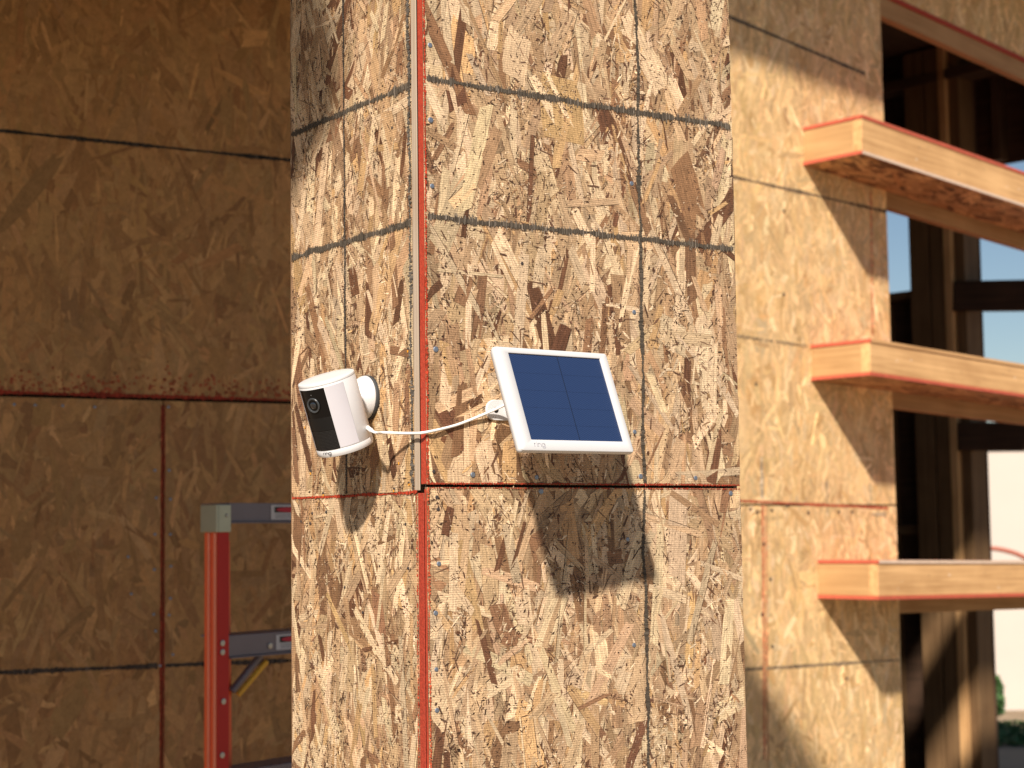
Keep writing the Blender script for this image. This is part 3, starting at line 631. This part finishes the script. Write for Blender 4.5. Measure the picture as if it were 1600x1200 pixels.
# room shell that keeps the inside dark
rm = thing('room_shell', PW0 - NW * 1.5, 'dark ceiling and inner walls of the room behind the opening', 'room')
UQ = (QF - PW) @ UW
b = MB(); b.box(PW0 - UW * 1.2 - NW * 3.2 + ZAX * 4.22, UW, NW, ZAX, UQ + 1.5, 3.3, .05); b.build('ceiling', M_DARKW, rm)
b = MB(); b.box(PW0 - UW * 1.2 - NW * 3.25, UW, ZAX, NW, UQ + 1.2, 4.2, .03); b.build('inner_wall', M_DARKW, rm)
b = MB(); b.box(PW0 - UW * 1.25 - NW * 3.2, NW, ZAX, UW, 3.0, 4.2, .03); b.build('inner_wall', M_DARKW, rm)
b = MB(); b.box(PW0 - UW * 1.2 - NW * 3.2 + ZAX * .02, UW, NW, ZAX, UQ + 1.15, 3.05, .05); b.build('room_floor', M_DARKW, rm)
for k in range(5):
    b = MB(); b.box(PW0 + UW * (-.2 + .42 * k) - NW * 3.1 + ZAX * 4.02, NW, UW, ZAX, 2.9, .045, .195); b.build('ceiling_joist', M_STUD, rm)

# ------------------------------------------------------------------ roofs outside the picture that throw the shade seen in it
def slab(name, poly, z0, z1, mat, label, cat):
    n = len(poly); base = A3(np.mean([p[0] for p in poly]), np.mean([p[1] for p in poly]), z0)
    t = thing(name, base, label, cat); m = MB()
    m.add([(x, y, z0) for x, y in poly] + [(x, y, z1) for x, y in poly], [tuple(range(n))[::-1], tuple(range(n, 2 * n))] + [(i, (i + 1) % n, n + (i + 1) % n, n + i) for i in range(n)])
    m.build('roof_deck', mat, t); return t
slab('unseen_porch_roof', [(-3.2, 6.2), (-1.3, 5.8), (.265, 3.706), (.62, 3.23), (.62, 1.86), (-.43, 1.86), (-.43, 1.09), (-3.2, 1.09)], 3.004, 3.11, M_ROOFU,
     'unseen strand board porch roof shaped to shade the recess, resting on the pillar', 'roof')  # deck added out of view, notched to shade recess and pillar corner
A_ = at(1140, 85, PW, NW) + SUN * 1.35; B_ = at(1377, 170, PW, NW) + SUN * 1.35; ed = unit(B_ - A_); ev = unit(np.cross(ed, NW)); ev = ev if ev[2] > 0 else -ev
t = thing('roof_eave', A_, 'roof eave over the sunlit wall with the opening', 'roof')
b = MB(); b.box(A_ - ed * 1.3 - NW * .95, ed, NW, ev, 5.2, .95, .12); b.build('eave_deck', M_ROOFU, t)

# ------------------------------------------------------------------ step ladder in the recess
LZ = 3.55; lb = math.radians(38); BD = A3(math.sin(lb), math.cos(lb), 0); BN = A3(math.cos(lb), -math.sin(lb), 0)   # along the steps, and their facing
LC = atz(340, 830, LZ)                                    # outer corner of the near rail, top
ld = thing('step_ladder', A3(LC[0] + BD[0] * .2, LC[1] + BD[1] * .2, 0), 'orange fibreglass step ladder with grey metal steps beside the pillar', 'ladder')
LPL = (LC, BN)
def lu(x, y, p=0): h = at(x, y, LC, BN, p); return (h - LC) @ BD, h[2]
wA = .040; wB = lu(357, 900)[0]; ztop = LC[2]; span = .62
def rail(O, top, mirror, spread=0.0):
    m = MB(); H = top
    d = -1 if mirror else 1
    # channel: outer web with two ridges, flange towards us
    m.box(O - BN * wA + BD * (0 if d > 0 else -.006), ZAX, BN, BD, H, wA, .006)
    return m
b = rail(A3(LC[0], LC[1], 0), ztop, False); b.build('rail', M_ORANGE, ld, bevel=.0015)
b = MB(); b.box(A3(LC[0], LC[1], 0) - BN * .005, ZAX, BD, BN, ztop - .002, wB, .007); fl = b.build('rail_flange', M_REDF, ld, bevel=.001)
R2 = A3(LC[0], LC[1], 0) + BD * span
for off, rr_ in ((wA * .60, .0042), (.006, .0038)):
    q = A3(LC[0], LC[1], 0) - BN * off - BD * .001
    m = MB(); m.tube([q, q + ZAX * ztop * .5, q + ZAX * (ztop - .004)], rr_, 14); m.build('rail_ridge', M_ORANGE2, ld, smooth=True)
b = rail(R2, ztop, True); b.build('rail', M_ORANGE, ld, bevel=.0015)
b = MB(); b.box(R2 - BD * wB - BN * .005, ZAX, BD, BN, ztop - .002, wB, .007); b.build('rail_flange', M_REDF, ld, bevel=.001)
# corner bracket and top
zt = lu(340, 788)[1]; zb2 = lu(340, 832)[1]
for O, sgn in ((LC, 1), (LC + BD * span, -1)):
    b = MB(); OO = A3(O[0], O[1], zb2)
    b.box(OO + BN * .003 - BD * (.004 if sgn > 0 else wB + .001), ZAX, BD, BN, zt - zb2, wB + .005, .004)
    b.box(OO - BN * (wA + .004) - BD * (.008 if sgn > 0 else -.004), ZAX, BN, BD, zt - zb2, wA + .011, .004)
    br = b.build('corner_bracket', M_ZINC, ld, bevel=.0022)
    m = MB(); m.lathe(OO + BN * .007 + BD * (wB * .62 * sgn) + ZAX * (zt - zb2) * .6, BN, [(.004, 0), (.004, .001), (.0025, .0022)], 12); m.build('rivet', M_RIVET, br)
def step(z0, z1, front, lab):
    m = MB(); O = A3(LC[0], LC[1], z0) + BD * (wB + .001)
    m.box(O - BN * .006, BD, ZAX, BN, span - 2 * wB - .002, z1 - z0, .006)
    m.box(O - BN * .085 + ZAX * (z1 - z0 - .005), BD, BN, ZAX, span - 2 * wB - .002, .0785, .005)
    m.box(O - BN * .006 + ZAX * (-.0035), BD, BN, ZAX, span - 2 * wB - .002, .012, .0034)
    s = m.build('step', M_ALU, ld, bevel=.001); return s, O
u_l0, _ = lu(421, 800); u_l1, _ = lu(462, 800)
zA0, zA1 = lu(400, 815)[1], lu(400, 786)[1]; zB0, zB1 = lu(400, 1023)[1], lu(400, 990)[1]
s1, O1 = step(zA0, zA1, 0, 1); s2, O2 = step(zB0, zB1, 0, 1)
dz = zA0 - zB0; kz = zB0 - dz
while kz > .15: step(kz, kz + (zB1 - zB0), 0, 0); kz -= dz
def label(par, u0, u1, z0, z1, band):
    O = A3(LC[0], LC[1], 0); n = BN * .0006
    m = MB(); m.box(O + BD * u0 + ZAX * z0 + n, BD, ZAX, BN, u1 - u0, z1 - z0, .0006); m.build('warning_label', M_LBLW, par)
    c = O + BD * (u0 + u1) / 2 + ZAX * (z0 + (z1 - z0) * .68)
    m = MB(); m.box(c - BD * (u1 - u0) * .40 - ZAX * (z1 - z0) * .2 + n * 2.4, BD, ZAX, BN, (u1 - u0) * .8, (z1 - z0) * .40, .0004, (.03, .03, .03))
    m.disc(c + n * 4.2, BD, ZAX, (u1 - u0) * .36, 24, (.50, .05, .07), ry=(z1 - z0) * .17)
    for k in range(3): m.box(O + BD * (u0 + (u1 - u0) * .12) + ZAX * (z0 + (z1 - z0) * (.12 + .11 * k)) + n * 2.4, BD, ZAX, BN, (u1 - u0) * (.76 - .1 * k), (z1 - z0) * .035, .0003, (.2, .2, .22))
    m.build('label_print', M_DAUB, par)
ua_, ub_ = lu(423, 800)[0], lu(423, 800)[0] + .10
label(s1, ua_, ub_, zA0 + .004, zA1 - .004, 1)
ua_ = lu(431, 1005)[0]; label(s2, ua_, ua_ + .10, zB0 + .006, zB1 - .006, 1)
RIV = nail_mesh(BN, .0062, M_RIVET, 'rivet')
for x, y in [(347.5, 1005), (347.5, 1019), (349, 1096), (347, 1180)]: put(RIV, at(x, y, LC, BN, .003), fl, 'rivet')
put(RIV, at(422, 1009, LC, BN, .001), s2, 'rivet')
# folding spreader bars below the step
p0 = at(362, 1080, LC, BN, -.05); p1 = at(407, 1024, LC, BN, -.03)
m = MB(); m.tube([p0, (p0 + p1) / 2, p1], .008, 10); m.build('spreader_bar', M_ALU, ld, smooth=True)
p0 = at(372, 1086, LC, BN, -.045); p1 = at(417, 1033, LC, BN, -.025)
m = MB(); m.tube([p0, (p0 + p1) / 2, p1], .006, 10); m.build('spreader_bar', M_YEL, ld, smooth=True)
for s in (0, span):       # rear legs
    top = A3(LC[0], LC[1], ztop - .03) + BD * (s + (.05 if s == 0 else -.05)) - BN * .05; bot = A3(top[0], top[1], 0) - BN * .03 + BD * (.05 if s == 0 else -.05)
    ax = unit(top - bot); m = MB(); m.box(bot + ZAX * .01, ax, BD, unit(np.cross(ax, BD)), np.linalg.norm(top - bot), .03, .02); m.build('rear_leg', M_ORANGE, ld)

# ------------------------------------------------------------------ security camera
a_ = unit((-.25 * RT + .968 * UP) * math.cos(math.radians(10.7)) - FW * math.sin(math.radians(10.7)))
e_ = unit(.968 * RT + .25 * UP); g_ = unit(np.cross(e_, a_)); g_ = g_ if g_ @ FW < 0 else -g_
PB = lp(577, 622)                                          # wall point of the mount
FA = math.radians(-37)
def cdir(phi): return math.cos(phi) * g_ + math.sin(phi) * e_
Fd = cdir(FA); SCL = 1.0
# body centre placed on the ray through its picture centre, about 6.5 cm off the face
C0 = at(525, 645.5, K, N2, .063); CZ = (C0 - CAM) @ FW
R = 45.3 / F_PX * CZ; H = 116.5 / math.cos(math.radians(10.7)) / F_PX * CZ
CB = C0 - a_ * H / 2
sc = thing('security_camera', PB, 'white cylindrical security camera with black face tilted down on the pillar', 'camera')
def cyl(phi, h, r=R): return CB + a_ * (h * H) + cdir(phi) * r
rad = math.radians
def patch(mb, p0, p1, h0, h1, r0, r1, n=18, col=(1, 1, 1)):
    V = []; F = []
    for i in range(n + 1):
        ph = rad(p0 + (p1 - p0) * i / n); V += [cyl(ph, h0, r1), cyl(ph, h1, r1), cyl(ph, h1, r0), cyl(ph, h0, r0)]
    for i in range(n):
        for j in range(4): F.append((4 * i + j, 4 * i + (j + 1) % 4, 4 * i + 4 + (j + 1) % 4, 4 * i + 4 + j))
    F += [(3, 2, 1, 0), tuple(4 * n + j for j in range(4))]
    mb.add(V, F, col)
b = MB(); b.lathe(CB, a_, [(R * .90, .0), (R * .975, .0008), (R * .998, .0030), (R, .004), (R, H * .094), (R * .994, H * .097)], 64); base_ring = b.build('base_ring', M_WHITE, sc, smooth=True)
b = MB(); b.lathe(CB, a_, [(R * .990, H * .0975), (R * .994, H * .100), (R * .994, H * .958), (R * .990, H * .960)], 64); body = b.build('housing', M_WHITE, sc, smooth=True)
b = MB(); b.lathe(CB, a_, [(R * .990, H * .963), (R * .997, H * .966), (R * .997, H * .985), (R * .985, H * .995), (R * .95, H), (R * .5, H * 1.0005)], 64); b.build('top_cap', M_WHITE, sc, smooth=True)
b = MB(); patch(b, -71.5, -4.0, .106, .933, R * .97, R * 1.001); face = b.build('face_plate', M_BLACK, sc, smooth=True)
b = MB(); patch(b, -71.3, -4.2, .372, .548, R * .99, R * 1.0035); b.build('sensor_window', M_BLACK2, face, smooth=True)
b = MB(); patch(b, -71.3, -4.2, .115, .365, R * .99, R * 1.003); gr = b.build('speaker_grille', M_BLACK2, face, smooth=True)
m = MB()
for j in range(13):
    for i in range(24):
        ph = rad(-70 + 64.5 * (i + .5) / 24); h = .128 + .232 * j / 12; c = cyl(ph, h, R * 1.0045); t_ = unit(np.cross(a_, cdir(ph)))
        m.disc(c, t_, a_, .00030, 6)
m.build('grille_dots', M_DOT, gr, fix=False)
for p0, p1, nm in ((-3.2, 36, 0), (-111, -72.3, 0)):
    b = MB(); patch(b, p0, p1, .112, .935, R * .97, R * 1.0008); b.build('spotlight_cover', M_LED, sc, smooth=True)
b = MB(); patch(b, 36.2, 37.0, .112, .935, R * .98, R * .9955, 2); b.build('cover_seam', M_EMB0, sc)
# lens
LD = cdir(rad(-35)); LO = cyl(rad(-35), .727, R * .985)
m = MB(); m.lathe(LO, LD, [(.0064, .0), (.0086, .0002), (.0088, .0012), (.0083, .0019), (.0068, .0016), (.0065, .0008)], 40); ln = m.build('lens', M_GREYR, face, smooth=True)
m = MB(); m.lathe(LO, LD, [(.0064, .0006), (.0064, .0010), (.0050, .0013), (.0049, .0009)], 36); m.build('inner_ring', M_BLACK, ln, smooth=True) if False else m.build('lens_ring', M_BLACK, ln, smooth=True)
m = MB(); m.lathe(LO, LD, [(.0042, .0010), (.0042, .0015), (.0036, .0021), (.0024, .0026), (.0010, .0028)], 30); m.build('lens_glass', M_LENS, ln, smooth=True)
m = MB(); c = cyl(rad(-34.6), .866, R * 1.0025); m.disc(c, unit(np.cross(a_, LD)), a_, .00035, 8); m.build('status_light', M_LBLW, face, fix=False)

# lettering "ring"
def arc(cx, cy, r, a0, a1, n=14, ry=None): return [(cx + r * math.cos(math.radians(a0 + (a1 - a0) * i / n)), cy + (ry or r) * math.sin(math.radians(a0 + (a1 - a0) * i / n))) for i in range(n + 1)]
GLYPH = [[(0, 0), (0, 1.02)], [(0, .62)] + arc(.42, .60, .42, 180, 96, 10), [(.78, 0), (.78, 1.02)], [(.78, 1.36), (.78, 1.46)],
         [(1.12, 0), (1.12, 1.02)], [(1.12, .58)] + arc(1.53, .60, .41, 180, 0, 18) + [(1.94, 0)],
         arc(2.68, .50, .46, 0, 360, 30, .50), [(3.14, 1.02), (3.14, 0)] + arc(2.70, -.02, .44, 0, -150, 16, .46)]
def ribbon(mb, pts, w, mp, lift):
    pts = np.array(pts); d = np.gradient(pts, axis=0); d /= np.linalg.norm(d, axis=1)[:, None] + 1e-9; nn = np.stack([-d[:, 1], d[:, 0]], 1) * w / 2
    V = [mp(x, y, lift) for x, y in pts + nn] + [mp(x, y, lift) for x, y in pts - nn]; k = len(pts)
    mb.add(V, [(i, i + 1, k + i + 1, k + i) for i in range(k - 1)])
xh = .0024
def on_base(x, y, l): return cyl(rad(-35.5) + (x - 1.55) * xh * 1.5 / R, 0, R + l) + a_ * (H * .050 + y * xh)
m = MB()
for g in GLYPH: ribbon(m, g, .24, on_base, .00025)
m.build('lettering', M_PRINT, base_ring, fix=False)
# mount: rubber pad, dome, neck
mt = MB(); mt.lathe(PB + N2 * .0008, N2, [(.0262, 0), (.0268, .001), (.0268, .0038), (.0262, .0046)], 48); pad = mt.build('wall_pad', M_RUB, sc, smooth=True)
mt = MB(); mt.lathe(PB + N2 * .0054, N2, [(.0255, 0), (.0262, .0012), (.0258, .004), (.0225, .0095), (.0165, .0165), (.0125, .0205), (.0112, .024)], 48); dome = mt.build('mount_dome', M_WHITE, sc, smooth=True)
q0 = PB + N2 * .027; q1 = C0 + unit(q0 - C0) * (R * .93)
mt = MB(); mt.tube([q0 + (q0 - q1) * .25, q0, q0 * .5 + q1 * .5, q1], [.0105, .0112, .0112, .0125], 28); mt.build('mount_neck', M_WHITE, sc, smooth=True)

# ------------------------------------------------------------------ solar panel
ZP = 1.92; PC = atz(884, 622, ZP)
pa = A3(.7626494, .64677838, .00660441); pb = A3(.16895843, -.20011457, -.70557298) / .7526
pb = unit(pb - (pa @ pb) * pa); pa = unit(pa); pn = np.cross(pb, pa); pn = pn if pn @ FW < 0 else -pn
def pp(x, y): h = at(x, y, PC, pn); return (h - PC) @ pa, (h - PC) @ pb
o_ = [pp(*q) for q in ((771.7, 540), (948.7, 550.7), (991, 707), (815, 704.5))]; i_ = [pp(*q) for q in ((794.5, 550.7), (938, 560), (974.5, 690), (830, 686.7))]
xl, xr = (o_[0][0] + o_[3][0]) / 2, (o_[1][0] + o_[2][0]) / 2; yt, yb = (o_[0][1] + o_[1][1]) / 2, (o_[2][1] + o_[3][1]) / 2
cl, cr_ = (i_[0][0] + i_[3][0]) / 2, (i_[1][0] + i_[2][0]) / 2; ct, cb = (i_[0][1] + i_[1][1]) / 2, (i_[2][1] + i_[3][1]) / 2
ARM = rp(800, 642)
sp_ = thing('solar_panel', ARM, 'small white framed solar panel with blue cells tilted on the pillar', 'solar panel')
def P3(x, y, z=0): return PC + pa * x + pb * y + pn * z
def rrect(x0, x1, y0, y1, r, n=7):
    pts = []
    for cx, cy, a0 in ((x1 - r, y0 + r, -90), (x1 - r, y1 - r, 0), (x0 + r, y1 - r, 90), (x0 + r, y0 + r, 180)):
        for i in range(n): a = math.radians(a0 + 90 * i / (n - 1)); pts.append((cx + r * math.cos(a), cy + r * math.sin(a)))
    return pts
TP = .0135
loops = []
def frame_loop(ins, r, z): return [(x, y, z) for x, y in rrect(xl + ins, xr - ins, yt + ins, yb - ins, r)]
def cell_loop(ins, z): return [(x, y, z) for x, y in rrect(cl + ins, cr_ - ins, ct + ins, cb - ins, .0008)]
seq = [frame_loop(.006, .002, -TP), frame_loop(.0022, .0028, -TP * .8), frame_loop(.0005, .0034, -TP * .5), frame_loop(0, .0036, -TP * .34), frame_loop(.0003, .0034, -TP * .2), frame_loop(.0011, .003, -.0006), frame_loop(.0021, .0025, 0),
       cell_loop(-.0004, 0), cell_loop(0, -.0003), cell_loop(.0001, -.0022)]
m = MB(); V = [P3(*p) for l in seq for p in l]; n = len(seq[0])
m.add(V, [tuple(range(n))] + [(i * n + k, i * n + (k + 1) % n, (i + 1) * n + (k + 1) % n, (i + 1) * n + k) for i in range(len(seq) - 1) for k in range(n)])
fr_ = m.build('panel_frame', M_WHITE, sp_, smooth=True)
# straight moulding line along the left edge
m = MB(); cw, ch = cr_ - cl, cb - ct
m.add([P3(cl + .00015, ct + .00015, -.0016), P3(cr_ - .00015, ct + .00015, -.0016), P3(cr_ - .00015, cb - .00015, -.0016), P3(cl + .00015, cb - .00015, -.0016)], [(0, 1, 2, 3)], grain=[(0, 0, 0), (cw, 0, 0), (cw, ch, 0), (0, ch, 0)])
cell = m.build('cell_sheet', M_SOLAR, sp_)
m = MB(); xm = cl + cw * .525
m.box(P3(xm - .0005, ct + .0004, -.00155), pa, pb, pn, .0010, ch - .0008, .0001)
cell_l = m.build('cell_divider', M_CELLLINE, cell)
M_BUS = plain('bus_line', (.017, .034, .095), .45)
for k in (.22, .42, .62, .82):
    m = MB(); m.box(P3(cl + .0004, ct + ch * k, -.00155), pa, pb, pn, cw * .525 - .0012, .0004, .00006); m.box(P3(xm + .0007, ct + ch * k, -.00155), pa, pb, pn, cr_ - xm - .0012, .0004, .00006); m.build('bus_line', M_BUS, cell)
xh2 = .0036
def on_panel(x, y, l): return P3(cl + .0022 + x * xh2 * 1.3, (cb + yb) / 2 + .0012 - y * xh2, l)
m = MB()
for g in GLYPH: ribbon(m, g, .26, on_panel, .00035)
M_EMB = plain('embossed_white', (.47, .47, .50), .4)
m.build('lettering', M_EMB, fr_, fix=False)
m = MB(); m.lathe(P3(0, 0, -TP - .006), pn, [(.018, 0), (.022, .003), (.024, .0062)], 32); m.build('back_boss', M_WHITE, sp_, smooth=True)
# wall plate with a screw hole, and the arm
pc0 = (ARM - K) @ D1; pcz = ARM[2]; hw = (rp(800, 625)[2] - rp(800, 657)[2]) / 2; half = pc0 - (rp(757.5, 641) - K) @ D1
pts = [(x, y) for x, y in rrect(-half, half, -hw, hw, hw * .98, 12)]
def plate(sx, z): return [ARM + D1 * (x * sx) + ZAX * (y * sx if sx < 1 else y) + N1 * z for x, y in pts]
m = MB(); seq = [plate(1, .0009), plate(1, .0032), [ARM + D1 * (x * .985) + ZAX * (y * .955) + N1 * .0042 for x, y in pts]]; n = len(pts)
m.add([v for l in seq for v in l], [tuple(range(n))[::-1], tuple(2 * n + k for k in range(n))] + [(i * n + k, i * n + (k + 1) % n, (i + 1) * n + (k + 1) % n, (i + 1) * n + k) for i in range(2) for k in range(n)])
pl = m.build('wall_plate', M_WHITE, sp_, smooth=True)
sh = (rp(772, 641) - K) @ D1 - pc0
for s in (sh, -sh):
    m = MB(); m.disc(ARM + D1 * s + N1 * .00435, D1, ZAX, .0034, 20); m.build('screw_hole', M_BLACK2, pl, fix=False)
ae = P3(0, 0, -TP - .005)
m = MB(); m.lathe(ARM + N1 * .004, unit(ae - ARM), [(.0125, -.002), (.0125, .004), (.0115, .010), (.0082, .016), (.0075, .022)], 32); m.build('arm_socket', M_WHITE, sp_, smooth=True)
m = MB(); m.tube([ARM + N1 * .01, ARM + (ae - ARM) * .5, ae], .0072, 24); m.build('arm', M_WHITE, sp_, smooth=True)

# ------------------------------------------------------------------ cable between the two
cp_ = [cyl(rad(125), .24, R * .9), at(584, 675, K, N2, .040), at(600, 676, K, N2, .026), at(640, 677, K, N2, .010), at(665, 675.5, K, N1, .004), at(712, 664.5, K, N1, .0035), at(757, 647, K, N1, .0065), at(785, 634.5, K, N1, .016), at(800, 627.5, K, N1, .034), P3(-.02, .0, -TP - .002)]
def spline(P, n=10):
    P = np.array(P); Q = []
    for i in range(len(P) - 1):
        p0, p1, p2, p3 = P[max(i - 1, 0)], P[i], P[i + 1], P[min(i + 2, len(P) - 1)]
        for t in np.linspace(0, 1, n, endpoint=False):
            Q.append(.5 * (2 * p1 + (p2 - p0) * t + (2 * p0 - 5 * p1 + 4 * p2 - p3) * t * t + (3 * p1 - p0 - 3 * p2 + p3) * t ** 3))
    Q.append(P[-1]); return Q
m = MB(); _q = spline(cp_); m.tube(_q, [.0027 if i < 9 or i > len(_q) - 8 else .00165 for i in range(len(_q))], 12)
tag(m.build('power_cable', M_CABLE, smooth=True), 'thin white cable running from the camera round the corner to the solar panel', 'cable')

# ------------------------------------------------------------------ beyond the building
CZ_ = 15.6
cwx0, cwx1 = atz(1440, 700, CZ_)[0], 12.0; yy = atz(1560, 700, CZ_)[1]; ztop_c = atz(1560, 688, CZ_)[2]
cw_ = thing('stucco_wall', (cwx0, yy, 0), 'bright cream stucco wall standing in the sun beyond the building', 'wall')
b = MB(); b.box(A3(cwx0, yy, 0), A3(1, 0, 0), A3(0, 1, 0), ZAX, cwx1 - cwx0, .25, ztop_c - .08); b.build('wall_body', M_CREAM, cw_, bevel=.01)
b = MB(); b.box(A3(cwx0 - .04, yy - .04, ztop_c - .078), A3(1, 0, 0), A3(0, 1, 0), ZAX, cwx1 - cwx0 + .08, .33, .08); b.build('wall_cap', M_CREAM, cw_, bevel=.01)
def leafball(mb, c, rx, rz, n, s):
    for _ in range(n):
        v = rng.standard_normal(3); v /= np.linalg.norm(v); rr = rng.uniform(.55, 1.0) ** .5
        p = c + v * A3(rx, rx, rz) * rr * (1 + .12 * math.sin(5 * v[0] + 3 * v[2]))
        e1 = unit(rng.standard_normal(3)); e2 = unit(np.cross(e1, rng.standard_normal(3)))
        k = s * rng.uniform(.6, 1.3); mb.add([p - e1 * k, p + e2 * k * .5, p + e1 * k, p - e2 * k * .5], [(0, 1, 2, 3)])
bc = atz(1550, 1100, 14.2)
bu = thing('round_bush', (bc[0], bc[1], 0), 'small round green bush in front of the cream wall', 'bush')
m = MB(); leafball(m, A3(bc[0], bc[1], .27), .105, .20, 1500, .022); m.build('foliage', M_LEAF, bu, fix=False)
m = MB(); m.tube([(bc[0], bc[1], 0), (bc[0] + .01, bc[1], .1), (bc[0], bc[1], .25)], [.02, .018, .012], 8); m.build('stem', M_STUD, bu)
hc = atz(1590, 1150, 13.6)
hg = thing('low_hedge', (hc[0] + .4, hc[1], 0), 'low dark green hedge along the foot of the cream wall', 'hedge')
m = MB()
for k in range(14):
    for jj in range(4): leafball(m, A3(hc[0] - .25 + .16 * k, hc[1] + .3 - .28 * jj, .035), .15, .05, 260, .02)
m.build('foliage', M_LEAF, hg, fix=False)
# arched red-brown pipe just above the lowest fin
pz = 13.6
m = MB(); m.tube(spline([atz(x, y, pz) for x, y in ((1490, 905), (1500, 880), (1515, 863), (1532, 857), (1552, 857), (1572, 860.5), (1592, 867), (1612, 880), (1625, 905))]), .019, 12)
P0a, P1a = atz(1490, 905, pz), atz(1625, 905, pz)
ap = thing('arched_pipe', (P0a[0], P0a[1], 0), 'red brown arched pipe showing just above the lowest fin', 'pipe')
m.build('arch', M_TERRA, ap, smooth=True)
for q in (P0a, P1a):
    b = MB(); b.tube([A3(q[0], q[1], 0), A3(q[0], q[1], q[2] * .5), q], .014, 12); b.build('leg', M_TERRA, ap, smooth=True)
for o in bpy.data.objects:
    if '_base' in o: del o['_base']
